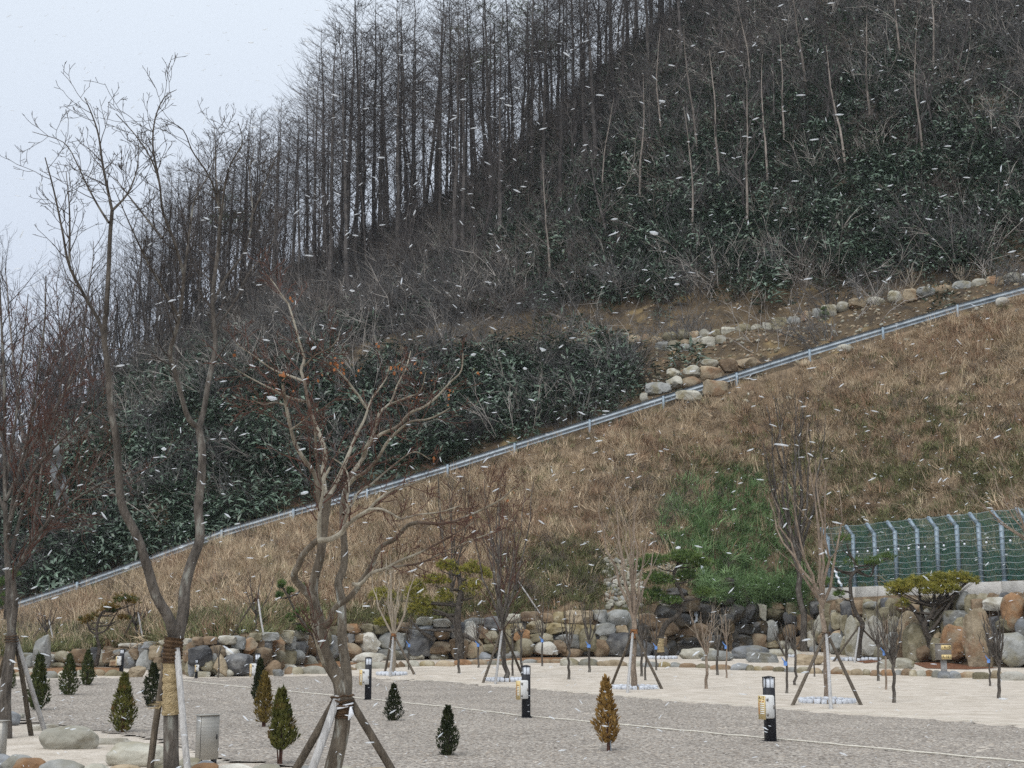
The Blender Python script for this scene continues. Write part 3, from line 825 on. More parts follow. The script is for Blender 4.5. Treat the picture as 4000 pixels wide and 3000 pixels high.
for box, c, code, lab in [((2745, 1480, 2845, 1535), 't', 'f', 'broad cream rock just below the guardrail right of the heap'),
                          ((2640, 1525, 2740, 1560), 'p', 'f', 'flat pale rock under the guardrail by the heap'),
                          ((3268, 1345, 3335, 1372), 'p', 'r', 'pale rock below the guardrail amid dry grass'),
                          ((3120, 1405, 3165, 1428), 't', 'r', 'small tan rock below the guardrail amid dry grass'),
                          ((3890, 1160, 3940, 1192), 'w', 'r', 'white rock below the guardrail near the right edge')]:
    o = rock_at('rock', box, RAIL_Y - 0.9, ST[c], styl(box, code), None, depth=0.7, sink=0.3)
    tag(o, lab, 'rock')
row_items = []
px = 1900
while px < 4080:
    w = random.uniform(34, 62) if px < 3300 else random.uniform(50, 85)
    py = float(np.interp(px + w / 2, [p[0] for p in ROW], [p[1] for p in ROW])) + 14
    row_items.append((px, py - random.uniform(26, 40), px + w * 1.03, py + random.uniform(2, 8))); px += w
rowe = empty('stone_edging', P(2800, 1300, Yrow(2800)), 'line of pale boulders along the upper edge of the hill road', 'stone edging')
rl = Vector(rowe.location)
for box in row_items:
    o = rock_at('stone', box, Yrow((box[0] + box[2]) / 2) - 0.3, ST[random.choice('ptpotg')], random.choice(['round', 'round', 'blk']), rowe, depth=0.8, sink=0.25)
    o.location = Vector(o.location) - rl
for px0, px1, dy in ((2560, 2800, 26), (2600, 2760, 44)):
    px = px0
    while px < px1:
        w = random.uniform(36, 60)
        py = float(np.interp(px + w / 2, [p[0] for p in ROW], [p[1] for p in ROW])) + 14 + dy
        o = rock_at('stone', (px, py - 26, px + w, py + 3), Yrow(px) - 1.3, ST[random.choice('ptpog')], 'blk', rowe, depth=0.7, sink=0.25)
        o.location = Vector(o.location) - rl; px += w

# ------------------------------------------------------------------ instanced ground cover (stuff)
def scatter(name, pts, variants, scale=(0.8, 1.2), label=None, tilt=0.15, kind='stuff', cat=None):
    """one object whose geometry nodes put the variant meshes on its points"""
    pts = np.asarray(pts, float)
    me = bpy.data.meshes.new(name)
    me.vertices.add(len(pts)); me.vertices.foreach_set('co', pts.astype(np.float32).ravel())
    rot = np.stack([RNG.normal(0, tilt, len(pts)), RNG.normal(0, tilt, len(pts)), RNG.uniform(0, 6.283, len(pts))], 1)
    a = me.attributes.new('rot', 'FLOAT_VECTOR', 'POINT'); a.data.foreach_set('vector', rot.astype(np.float32).ravel())
    a = me.attributes.new('scl', 'FLOAT', 'POINT'); a.data.foreach_set('value', RNG.uniform(*scale, len(pts)).astype(np.float32))
    a = me.attributes.new('pick', 'INT', 'POINT'); a.data.foreach_set('value', RNG.integers(0, len(variants), len(pts)).astype(np.int32))
    o = bpy.data.objects.new(name, me); COL.objects.link(o)
    src = bpy.data.collections.new(name + '_source')
    for i, vm in enumerate(variants):
        vo = bpy.data.objects.new('%s_piece_%02d' % (name, i), vm); src.objects.link(vo)
    ng = bpy.data.node_groups.new(name, 'GeometryNodeTree')
    ng.interface.new_socket('Geometry', in_out='INPUT', socket_type='NodeSocketGeometry')
    ng.interface.new_socket('Geometry', in_out='OUTPUT', socket_type='NodeSocketGeometry')
    N = ng.nodes; lk = ng.links.new
    gi, go = N.new('NodeGroupInput'), N.new('NodeGroupOutput')
    ci = N.new('GeometryNodeCollectionInfo'); ci.inputs['Collection'].default_value = src
    ci.inputs['Separate Children'].default_value = True; ci.inputs['Reset Children'].default_value = True
    ip = N.new('GeometryNodeInstanceOnPoints'); ip.inputs['Pick Instance'].default_value = True
    def attr(nm, ty):
        q = N.new('GeometryNodeInputNamedAttribute'); q.data_type = ty; q.inputs['Name'].default_value = nm
        return q.outputs['Attribute']
    lk(gi.outputs[0], ip.inputs['Points']); lk(ci.outputs[0], ip.inputs['Instance'])
    lk(attr('pick', 'INT'), ip.inputs['Instance Index'])
    e2r = N.new('FunctionNodeEulerToRotation'); lk(attr('rot', 'FLOAT_VECTOR'), e2r.inputs[0]); lk(e2r.outputs[0], ip.inputs['Rotation'])
    lk(attr('scl', 'FLOAT'), ip.inputs['Scale']); lk(ip.outputs[0], go.inputs[0])
    md = o.modifiers.new('scatter', 'NODES'); md.node_group = ng
    return tag(o, label=label, kind=kind, cat=cat)

def tuft(name, m, n=26, h=0.55, spread=0.22, lean=0.5, w=0.012, seg=2):
    """a tuft of bent grass blades"""
    v, f = [], []
    for _ in range(n):
        a = random.uniform(0, 6.283); r = spread * math.sqrt(random.random())
        x, y = r * math.cos(a), r * math.sin(a)
        b = a + random.uniform(-1, 1); hh = h * random.uniform(.5, 1.1); ln = lean * random.uniform(.2, 1.2)
        px_, py_ = -math.sin(b + random.uniform(-1, 1)), math.cos(b)
        k = len(v); ww = w * random.uniform(.6, 1.3)
        for q in range(seg + 1):
            t = q / seg
            off = ln * hh * t * t
            cx, cy, cz = x + math.cos(b) * off, y + math.sin(b) * off, hh * t * (1 - .25 * ln * t)
            if q < seg:
                u = ww * (1 - .5 * t); v += [(cx - px_ * u, cy - py_ * u, cz), (cx + px_ * u, cy + py_ * u, cz)]
            else: v.append((cx, cy, cz))
        for q in range(seg - 1): f.append((k + 2 * q, k + 2 * q + 1, k + 2 * q + 3, k + 2 * q + 2))
        q = seg - 1; f.append((k + 2 * q, k + 2 * q + 1, k + 2 * q + 2, k + 2 * q + 2))
    mb = MB(); F4 = np.array([x for x in f if x[2] != x[3]]).reshape(-1, 4); F3 = np.array([x[:3] for x in f if x[2] == x[3]]).reshape(-1, 3)
    s = np.array(v); mb.v = [s]; mb.n = len(s); mb.f = [q for q in (F4, F3) if len(q)]
    return mb.mesh(name, m, smooth=False)

def leaf_clump(name, m, n=46, rad=0.6, h=0.9, L=(0.18, 0.32), w=0.04, droop=0.4):
    v, f = [], []
    for _ in range(n):
        a = random.uniform(0, 6.283); r = rad * math.sqrt(random.random()); z = h * random.uniform(.15, 1) * (1 - .4 * (r / rad) ** 2)
        c = Vector((r * math.cos(a), r * math.sin(a), z))
        d = Vector((math.cos(a) + random.gauss(0, .7), math.sin(a) + random.gauss(0, .7), random.uniform(-droop, .7))).normalized()
        side = d.cross(Vector((random.gauss(0, .4), random.gauss(0, .4), 1))).normalized()
        l = random.uniform(*L); k = len(v); ww = w * random.uniform(.7, 1.3)
        mid = c + d * l * .45 + Vector((0, 0, .03))
        v += [c[:], (mid + side * ww)[:], (c + d * l + Vector((0, 0, -.04)))[:], (mid - side * ww)[:]]
        f.append((k, k + 1, k + 2, k + 3))
    mb = MB(); mb.raw(v, f)
    return mb.mesh(name, m, smooth=False)

def twig_clump(name, m, n=34, h=2.2, rad=1.2, r=0.014, kids=3):
    mb = MB()
    for _ in range(n):
        a = random.uniform(0, 6.283); rr = rad * math.sqrt(random.random()) * .6
        p = Vector((rr * math.cos(a), rr * math.sin(a), -.1)); d = Vector((math.cos(a) * .5 + random.gauss(0, .35), math.sin(a) * .5 + random.gauss(0, .35), 1)).normalized()
        l = h * random.uniform(.5, 1.1); pts = [p]
        for q in range(4):
            d = (d + Vector((random.gauss(0, .22), random.gauss(0, .22), random.gauss(0, .12)))).normalized(); pts.append(pts[-1] + d * l / 4)
        mb.tube([q[:] for q in pts], [r, r * .85, r * .7, r * .5, r * .25], 3)
        for _k in range(kids):
            i = random.randint(1, 3); q = pts[i]; e = (d + Vector((random.gauss(0, .8), random.gauss(0, .8), random.gauss(.1, .5)))).normalized(); l2 = l * random.uniform(.2, .5)
            m1 = q + e * l2 * .5 + Vector((random.gauss(0, .05), random.gauss(0, .05), random.gauss(.04, .05)))
            mb.tube([q[:], m1[:], (q + e * l2)[:]], [r * .55, r * .42, r * .2], 3)
    return mb.mesh(name, m)

def sample_zone(n, xlim, ylim, keepf):
    """random terrain points by area within depth limits; keepf(px, py, x, y) -> probability"""
    y = np.sqrt(RNG.uniform(ylim[0] ** 2, ylim[1] ** 2, n)); s = RNG.uniform(*xlim, n); x = s * y
    z = terrain(x, y)
    px, py = proj(x, y, z)
    p = keepf(px, py, x, y)
    k = RNG.uniform(0, 1, n) < p
    return np.stack([x, y, z], 1)[k]

def vn(px, py, sc, off=0.0):
    """cheap smooth noise 0..1 over the ground"""
    return 0.5 + 0.25 * (np.sin(px / sc * 2.1 + off + 1.7 * np.sin(py / sc * 1.3 + off)) + np.sin(py / sc * 2.7 - off * 1.7 + 1.4 * np.sin(px / sc * 1.1)))
def ell(px, py, cx, cy, rx, ry):
    return np.clip(1.4 - np.sqrt(((px - cx) / rx) ** 2 + ((py - cy) / ry) ** 2) * 1.0, 0, 1) * 1.0

def emb_only(x, y, lo=0.0):
    s = x / y
    return (y > np.interp(s, T_S, T_Y) - 0.1 + lo) & (y < 73.0)
def green_w(px, py):
    lush = np.clip((ell(px, py, 2870, 2060, 250, 190) * 1.5 + ell(px, py, 2950, 2270, 280, 95) * 1.4) * (.35 + .9 * vn(px, py, 55, 9)) - .12, 0, 1)
    top_gap = np.interp(px, [p[0] for p in TOP], [p[1] for p in TOP]) - py
    dull = np.clip(0.8 * (top_gap < 90) + ell(px, py, 2250, 2220, 260, 110) + 1.0 * ell(px, py, 3550, 1880, 700, 270) * np.clip(vn(px, py, 90, 2) * 1.9 - .2, 0, 1) + 1.0 * ell(px, py, 3650, 2170, 520, 130) + .35 * ell(px, py, 2750, 1850, 260, 100), 0, 1)
    return lush, np.clip(dull - lush, 0, 1)
XL = (-0.5, 0.5)
def no_stone(px, py):
    return 1.0 - 0.6 * ((px > 2360) & (px < 2510) & (py > 2185) & (py < 2385))
def drift(px, py): return np.clip(vn(px, py, 38, 5) * 1.5 - .15 + .4 * vn(px, py, 140, 11), .12, 1)
def k_dry(px, py, x, y):
    l, d = green_w(px, py)
    return emb_only(x, y) * no_stone(px, py) * np.clip(1 - l * 1.1 - d * .75, 0.04, 1) * drift(px, py)
def k_rust(px, py, x, y):
    l, d = green_w(px, py)
    return emb_only(x, y) * np.clip(1 - l * 1.1 - d * .8, 0.0, 1) * np.clip(vn(px, py, 170, 4) * 1.6 - .45, 0, 1) * np.interp(px, [0, 2200, 3200], [.55, .7, 1.0])
def k_straw(px, py, x, y):
    l, d = green_w(px, py)
    return emb_only(x, y) * np.clip(1 - l - d * .5, 0.03, 1) * np.clip(vn(px, py, 90, 7) * 1.5 - .5, 0, 1) * np.interp(px, [0, 1500, 2600], [1, .9, .6])
def k_dull(px, py, x, y):
    l, d = green_w(px, py); return emb_only(x, y) * no_stone(px, py) * np.clip(d + .06, 0, 1)
def k_lush(px, py, x, y):
    l, d = green_w(px, py); return emb_only(x, y) * l
vs = lambda nm, m, k, **kw: [tuft(nm, m, **kw) for _ in range(k)]
scatter('dry_grass', sample_zone(30000, XL, (42, 73.2), k_dry), vs('dry_tuft', M['dryleaf'], 4, n=24, h=.40, lean=1.0, w=.009) + vs('dry_tuft', M['dryleaf'], 2, n=30, h=.62, lean=1.3, spread=.34, w=.008), (.45, 1.45), 'dry brown grass covering the embankment', .5)
scatter('rusty_grass', sample_zone(15000, XL, (42, 73.2), k_rust), vs('rusty_tuft', M['rustleaf'], 4, n=24, h=.55, lean=.8, spread=.28), (.6, 1.4), 'rust-coloured dry weeds on the embankment', .35)
scatter('straw_grass', sample_zone(14000, XL, (42, 73.2), k_straw), vs('straw_tuft', M['strawleaf'], 4, n=16, h=.6, lean=.7, w=.010), (.6, 1.3), 'pale straw stalks among the dry grass', .3)
scatter('dull_grass', sample_zone(40000, XL, (42, 73.2), k_dull), vs('dull_tuft', M['greenleaf'], 4, n=24, h=.42, lean=1.1), (.6, 1.3), 'dull green ground cover on the embankment', .35)
scatter('lush_grass', sample_zone(26000, XL, (46, 73.2), k_lush), vs('lush_tuft', M['brightleaf'], 4, n=28, h=.6, lean=1.3, w=.014), (.7, 1.4), 'lush green grass above the waterfall', .3)
def k_weed(px, py, x, y):
    return emb_only(x, y, 1.0) * no_stone(px, py) * np.clip(vn(px, py, 48, 8) * 2.2 - 1.25, 0, 1) * (.35 + .65 * np.clip(ell(px, py, 3450, 1530, 800, 260) + ell(px, py, 1150, 2130, 500, 160), 0, 1))
scatter('tall_weeds', sample_zone(9000, XL, (44, 73), k_weed), vs('weed_tuft', M['strawleaf'], 3, n=20, h=1.0, lean=.6, spread=.3, w=.008) + vs('weed_tuft', M['dryleaf'], 2, n=26, h=.95, lean=.9, spread=.4, w=.008), (.6, 1.35), 'taller straw-coloured weeds standing in drifts on the embankment', .3)
M['matted'] = mat('matted_dark_weeds', (0.055, 0.045, 0.034), (0.15, 0.115, 0.08), 1.4, 0.95, 0.0, rand=0.4)
def k_matted(px, py, x, y):
    return emb_only(x, y, .6) * no_stone(px, py) * np.clip(vn(px, py, 75, 15) * 2.0 - 1.1 + .9 * ell(px, py, 2560, 1980, 240, 100) + .6 * ell(px, py, 3700, 1560, 260, 110) + .5 * ell(px, py, 2200, 2230, 260, 100), 0, 1)
scatter('matted_weeds', sample_zone(9000, XL, (44, 73), k_matted), vs('matted_tuft', M['matted'], 3, n=26, h=.4, lean=1.5, spread=.4, w=.009), (.6, 1.4), 'dark matted weeds in patches on the embankment', .5)
def k_embbrush(px, py, x, y):
    return emb_only(x, y, .8) * (0.10 + .9 * np.clip(ell(px, py, 2550, 1950, 260, 130) + .7 * ell(px, py, 2050, 2240, 200, 120) + .5 * ell(px, py, 3650, 1650, 420, 200) + .35 * ell(px, py, 450, 2420, 500, 130), 0, 1))
scatter('dry_brush', sample_zone(1900, XL, (44, 72.5), k_embbrush), [twig_clump('brush_twigs', M['brush_red'], 22, .95, .5, .008) for _ in range(4)], (.5, 1.1), 'leafless brush among the dry grass', .2)

# wooded hill: bamboo grass, brush, russet brush
def hill_only(x, y):
    s = x / y; return (y > np.where(s < .08, 74.6, 76.2)) & (y < np.interp(s, D_S, D_Y) + 10)
def above_row(x, y, m=5.0):
    s = x / y; return np.clip((y - np.interp(s, W_S, W_Y) - m * .6) / (m * .6), 0, 1)
def sasa_w(px, py):
    return np.clip(1.5 * ell(px, py, 560, 1830, 620, 420) + 1.2 * ell(px, py, 250, 2150, 420, 200) + 1.0 * ell(px, py, 2200, 1490, 460, 160) + .9 * ell(px, py, 1550, 1700, 500, 200) +
                   1.3 * ell(px, py, 2700, 850, 720, 330) + 1.0 * ell(px, py, 3400, 650, 650, 420) + .6 * ell(px, py, 2100, 900, 700, 280) + .7 * ell(px, py, 3750, 850, 450, 300) + .5 * ell(px, py, 3000, 250, 1100, 350) + .45 * ell(px, py, 1100, 1450, 600, 220), 0, 1.6)
def bare_w(px, py, low_=0.12):   # earth bank and road stay mostly bare
    bank_ = np.interp(px, [1000, 1500, 2000, 2600, 3300, 4000], [1400, 1330, 1250, 1215, 1150, 1060])
    row_ = np.interp(px, [p[0] for p in ROW], [p[1] for p in ROW])
    inb = (py > bank_ - 20) & (py < row_ + 30) & (px > 1250)
    road = (px > 2480) & (py >= row_ - 10)
    return np.where(inb | road, low_, 1.0)
def k_sasa(px, py, x, y): return hill_only(x, y) * np.clip(sasa_w(px, py), 0, 1) * bare_w(px, py) * (.25 + .75 * vn(px, py, 130, 3)) * np.clip((y - 75) / 2, 0.2, 1)
scatter('bamboo_grass', sample_zone(90000, (-.55, .6), (75, 158), k_sasa), [leaf_clump('bamboo_clump', M['sasa'], 50, .75, 1.3, (.26, .5), .055) for _ in range(5)], (.7, 1.5), 'dark green bamboo grass carpeting the wooded hillside', .3)
def k_brush(px, py, x, y): return hill_only(x, y) * bare_w(px, py, .14) * np.clip(1.1 - .6 * sasa_w(px, py), .2, 1) * np.clip((y - 75.5) / 4, 0.15, 1)
scatter('hill_brush', sample_zone(8500, (-.6, .65), (76, 160), k_brush), [twig_clump('brush_twigs', M['brush'], 26, 2.7, 1.3, .018, 5) for _ in range(5)], (.6, 1.35), 'tangled leafless brush covering the hillside', .25)
def k_brushr(px, py, x, y): return hill_only(x, y) * bare_w(px, py) * np.where(bare_w(px, py) < 1, .15, 1) * np.clip(ell(px, py, 1900, 1000, 480, 330) + .8 * ell(px, py, 1250, 1250, 420, 200) + .9 * ell(px, py, 2900, 250, 1100, 320) * .6 + .25, 0, 1) * np.clip((y - 77) / 4, 0.1, 1)
scatter('russet_brush', sample_zone(3800, (-.5, .65), (76, 160), k_brushr), [twig_clump('brush_twigs', M['brush_red'], 24, 2.8, 1.3, .017, 5) for _ in range(4)], (.6, 1.3), 'russet leafless brush on the hillside', .25)
M['brush_pale'] = mat('pale_brush', (0.18, 0.16, 0.14), (0.46, 0.425, 0.385), 1.3, 0.95, 0.0, rand=0.45)
scatter('pale_brush', sample_zone(4600, (-.6, .65), (76, 160), k_brush), [twig_clump('brush_twigs', M['brush_pale'], 7, 3.2, 1.5, .021, 5) for _ in range(6)], (.6, 1.5), 'pale dead stems standing among the hillside brush', .3)
# rubble beside the road
def k_rub(px, py, x, y):
    row_ = np.interp(px, [p[0] for p in ROW], [p[1] for p in ROW])
    return (y > 76.0) * (px > 2450) * (py > row_ + 4) * (.45 + .55 * vn(px, py, 70, 1)) * np.interp(px, [2450, 2700, 3600], [1, 1, .9]) + (y > 80) * (y < 100) * (px > 1700) * (py < row_) * (py > row_ - 190) * .3 * np.clip(vn(px, py, 60, 6) * 2 - .7, 0, 1)
def pebble(name, m):
    v, f = rock_shape('crag', lo=True); mb = MB(); mb.raw(v * np.array([.16, .13, .09]), f); return mb.mesh(name, m)
scatter('rubble', sample_zone(16000, (-.1, .45), (76, 100), k_rub), [pebble('rubble_stone', ST[c]) for c in 'tptno'], (.25, 1.0), 'yellowish rubble on the verge of the hill road', .5)
scatter('loose_slope_stones', sample_zone(700, XL, (50, 73), lambda px, py, x, y: emb_only(x, y) * (.15 + .85 * (y > 71) * (px > 2600))), [pebble('loose_stone', ST[c]) for c in 'ptg'], (.4, 1.3), 'loose pale stones on the embankment', .5)

# ------------------------------------------------------------------ concrete wall, fence, string lights
FA, FB = Vector(P(3241, 2305, 60.0)), Vector(P(4025, 2265, 49.5))
FA.z = FB.z = FENCE_Z
fdir = (FB - FA).normalized(); fnor = Vector((fdir.y, -fdir.x, 0))     # towards the yard
if fnor.y > 0: fnor = -fnor
cw = empty('concrete_wall', FA, 'pale concrete footing wall carrying the steel fence', 'wall')
mbw = MB()
Lw = (FB - FA).length + 8
for k in range(7):
    l0 = -0.9 + k * (Lw / 7)
    c = fdir * (l0 + Lw / 14)
    mbw = MB(); mbw.box((c.x, c.y, -0.42), (Lw / 7 - 0.015, 0.30, 0.84), math.atan2(fdir.y, fdir.x), 0.012)
    mbw.build('wall_section', M['concrete'], cw, smooth=False)
fence = empty('security_fence', FA, 'steel fence with bent posts, barbed wire strands and green netting at the right', 'fence')
ppx = [3241, 3340, 3424, 3506, 3593, 3670, 3750, 3836, 3926, 4025]
posts = []
for px in ppx:
    k = P(px, 2290, 55)[0] / 55.0
    t = (k * FA.y - FA.x) / (fdir.x - k * fdir.y)
    posts.append(t)
step = (posts[-1] - posts[1]) / 8
posts += [posts[-1] + step, posts[-1] + 2 * step, posts[-1] + 3 * step, posts[-1] + 4 * step]
POST_H = 2.2
arm = fnor * 0.08 - fdir * 0.36 + Vector((0, 0, 0.42))
def boxbeam(mb, a, b, w):
    a, b = Vector(a), Vector(b); d = (b - a).normalized(); u = d.cross(fnor).normalized() * w / 2; v = fnor * w / 2
    vs_ = [(q + su * u + sv * v)[:] for q in (a, b) for su, sv in ((-1, -1), (1, -1), (1, 1), (-1, 1))]
    mb.raw(vs_, [(0, 1, 2, 3), (7, 6, 5, 4)] + [(i, i + 4, (i + 1) % 4 + 4, (i + 1) % 4) for i in range(4)])
for t in posts:
    b = fdir * t; mb = MB()
    boxbeam(mb, b, b + Vector((0, 0, POST_H + .02)), 0.125); boxbeam(mb, b + Vector((0, 0, POST_H - .04)), b + Vector((0, 0, POST_H)) + arm, 0.115)
    mb.box((b.x, b.y, 0.012), (0.26, 0.26, 0.02), 0.4)
    mb.build('post', M['galv_post'], fence, smooth=False)
def strand(pf, name='wire', r=0.008, m='wire'):
    mb = MB(); pts = []
    for a, b in zip(posts[:-1], posts[1:]):
        for q in range(6):
            t = a + (b - a) * q / 6; z = pf + Vector((0, 0, 0.02 * math.sin(q * 1.3 + a * 3) - 0.03 * math.sin(math.pi * q / 6)))
            pts.append((fdir * t + z)[:])
    pts.append((fdir * posts[-1] + pf)[:])
    mb.tube(pts, [r] * len(pts), 4)
    # barbs
    for i in range(0, len(pts) - 1):
        for w in (.5,):
            p = Vector(pts[i]) * (1 - w) + Vector(pts[i + 1]) * w
            mb.tube([(p + Vector((-.01, 0, .03)))[:], p[:], (p + Vector((.01, 0, -.03)))[:]], [.002, .004, .002], 3)
    return mb.build(name, M[m], fence)
for i in range(9): strand(fnor * 0.075 + Vector((0, 0, 0.22 + i * 0.235)))
for q in (0.35, 0.95): strand(arm * q + Vector((0, 0, POST_H)) + fnor * 0.06)
mb = MB(); v = []; nn = 40
for i in range(nn + 1):
    t = posts[0] + (posts[-1] - posts[0]) * i / nn
    for zz, ar in ((0.03, 0), (POST_H, 0), (POST_H + .42, 1)):
        q = fdir * t - fnor * 0.10 + Vector((0, 0, zz + random.uniform(-.02, .03))) + (Vector((arm.x, arm.y, 0)) if ar else Vector()); v.append(q[:])
mb.raw(v, [(i * 3 + j, i * 3 + 3 + j, i * 3 + 4 + j, i * 3 + 1 + j) for i in range(nn) for j in (0, 1)])
mb.build('netting', M['net'], fence, smooth=False)
# diagonal brace wrapped with white tape
mb = MB(); a = fdir * posts[0] + Vector((0, 0, 1.65)) + fnor * .12; b = fdir * (posts[0] + 1.15) + Vector((0, 0, 0.02)) + fnor * .25
mb.tube([a[:], (a * .5 + b * .5)[:], b[:]], [.045, .045, .045], 8); brace = mb.build('brace', M['galv_post'], fence)
mb = MB(); pts = []; rr = []
for i in range(60):
    t = i / 59; p = a * (1 - t) + b * t; an = t * 40
    pts.append((p + Vector((math.cos(an) * .04, math.sin(an) * .03, math.sin(an) * .02)))[:]); rr.append(.05 * (0.6 + 0.5 * abs(math.sin(t * 23))))
mb.tube(pts, rr, 6); mb.build('tape_wrap', M['tape'], brace)
# festoon bulbs hung along the fence
sl = empty('string_lights', FA, 'string of small white festoon bulbs hung along the fence wires', 'string lights')
mb = MB(); cord = []
bulb_px = [3277, 3320, 3362, 3402, 3442, 3483, 3523, 3563, 3602, 3627, 3701, 3782, 3868, 3962, 4050]
bp = []
for px in bulb_px:
    k = P(px, 2100, 55)[0] / 55.0; t = (k * FA.y - FA.x) / (fdir.x - k * fdir.y)
    p = fdir * t + fnor * 0.20 + Vector((0, 0, 1.56)); bp.append(p)
for a, b in zip(bp[:-1], bp[1:]):
    for q in range(5):
        t = q / 5; cord.append((a * (1 - t) + b * t + Vector((0, 0, .02 - .05 * math.sin(math.pi * t))))[:])
cord.append(bp[-1][:]); mb.tube(cord, [.009] * len(cord), 4); mb.build('cord', M['black'], sl)
mbb = MB(); prof_ = [(0.0, -.155), (.03, -.148), (.045, -.12), (.042, -.09), (.022, -.06)]
mbb.tube([(0, 0, z) for r, z in prof_], [max(r, .004) for r, z in prof_], 8); bulb_me = mbb.mesh('bulb', M['lampglass'])
mbb = MB(); mbb.tube([(0, 0, -.065), (0, 0, -.02), (0, 0, .01)], [.026, .026, .012], 7); sock_me = mbb.mesh('socket', M['black'])
for p in bp:
    o = link_mesh('bulb', bulb_me, sl, p); link_mesh('socket', sock_me, o)

# ------------------------------------------------------------------ bollard lamps with power boxes
def text_mesh(s, size, m, name='lettering'):
    c = bpy.data.curves.new(name, 'FONT'); c.body = s; c.size = size; c.extrude = 0.001; c.align_x = 'CENTER'; c.align_y = 'CENTER'
    o = bpy.data.objects.new(name, c); COL.objects.link(o)
    dg = bpy.context.evaluated_depsgraph_get(); me = bpy.data.meshes.new_from_object(o.evaluated_get(dg))
    bpy.data.objects.remove(o); me.materials.clear(); me.materials.append(m)
    return me
def bollard(px, ptop, pbase, label, box=True, side=-1, Y=None, sign=None, wpx=None):
    b = Vector(GP(px, pbase)); 
    H = (pbase - ptop) * pxm(b.y); Wd = 0.135 * H / 0.9
    e = empty('bollard_lamp', b, label, 'bollard light', 'black bollard lamps along the white rope')
    rz = R(8)
    mb = MB(); mb.box((0, 0, H * .41), (Wd, Wd, H * .82), rz, .006); mb.box((0, 0, .012), (Wd * 1.35, Wd * 1.35, .03), rz); mb.build('post', M['black'], e, smooth=False)
    mb = MB(); mb.box((0, 0, H * .895), (Wd * .84, Wd * .84, H * .148), rz, .004); mb.build('lamp_glass', M['lampglass'], e, smooth=False)
    mb = MB()
    for sx in (-1, 1):
        for sy in (-1, 1):
            x, y = sx * Wd * .47, sy * Wd * .47
            mb.box((x * math.cos(rz) - y * math.sin(rz), x * math.sin(rz) + y * math.cos(rz), H * .895), (.011, .011, H * .15), rz)
    for sy in (-1, 1):
        y = sy * Wd * .46; mb.box((-y * math.sin(rz), y * math.cos(rz), H * .895), (.006, .006, H * .15), rz)
    mb.build('lamp_frame', M['black'], e, smooth=False)
    mb = MB(); mb.box((0, 0, H * .977), (Wd * 1.05, Wd * 1.05, .014), rz)
    mb.tube([(0, 0, H * .98), (0, 0, H * .995), (0, 0, H)], [Wd * .66, Wd * .25, .004], 4)
    mb.build('cap', M['black'], e, smooth=False)
    if box:
        bw, bd, bh = .155 * H / .9, .13 * H / .9, .31 * H / .9
        ang = R(27)
        cx, cy, cz = side * (Wd * .5 - bw * .02), -Wd * .5 - bd * .62, H * .545
        bx = empty('power_box', (cx, cy, cz)); bx.parent = e; bx.rotation_euler = (0, 0, ang)
        bx_me = MB(); bx_me.box((0, 0, 0), (bw, bd, bh), 0, .008); bo = bx_me.mesh('power_box', M['boxwhite'], False)
        # the box itself carries its cover, latch and sign as sub-parts
        bpy.data.objects.remove(bx); bx = link_mesh('power_box', bo, e, (cx, cy, cz)); bx.rotation_euler = (0, 0, ang)
        mb = MB(); mb.box((0, -bd / 2 - .009, 0), (bw * .92, .02, bh * .94), 0, .006); mb.build('box_cover', M['boxwhite'], bx, smooth=False)
        mb = MB()
        for zz in (-.33, .33): mb.box((-bw * .34, -bd / 2 - .024, bh * zz), (.03, .012, .035))
        mb.build('hinge', M['greybox'], bx, smooth=False)
        mb = MB(); mb.box((bw * .38, -bd / 2 - .024, 0), (.018, .012, .05)); mb.build('latch', M['greybox'], bx, smooth=False)
        xs = -bw / 2 - .006
        mb = MB(); mb.box((xs, 0, -.01), (.006, bd * 1.18, bh * 1.02)); sg = mb.build('sign_plate', M['yellow'], bx, smooth=False)
        xs -= .0045
        mb = MB()
        for k in range(6): mb.box((xs, -.012, bh * (.14 - .085 * k)), (.002, bd * .72, bh * .045))
        mb.build('white_print', M['white'], sg, smooth=False)
        mb = MB()
        for k in range(6): mb.box((xs, bd * .44, bh * (.14 - .085 * k)), (.002, bd * .13, bh * .055))
        mb.box((xs, 0, bh * .24), (.002, bd * .85, bh * .03))
        mb.build('orange_print', M['orange'], sg, smooth=False)
        if sign:
            o = link_mesh('lettering', text_mesh(sign, bh * .2, M['ink']), sg, (xs, 0, bh * .385)); o.rotation_euler = (R(90), 0, R(-90))
    return e
bollard(3010, 2653, 2901, 'nearest black bollard lamp carrying the white box marked A-12', sign='A-12')
bollard(2055, 2607, 2806, 'black bollard lamp with white box in mid gravel left of the dried yellow shrub')
bollard(1437, 2573, 2737, 'black bollard lamp with white box right of the maple trunk')
bollard(1003, 2557, 2694, 'black bollard lamp whose post is half hidden by the dark green shrub')
bollard(766, 2578, 2651, 'small far black bollard lamp with a box on its right side beside the burlap-wrapped trunk', side=1)
bollard(473, 2538, 2637, 'far left black bollard lamp at the stone edging with box on its left')

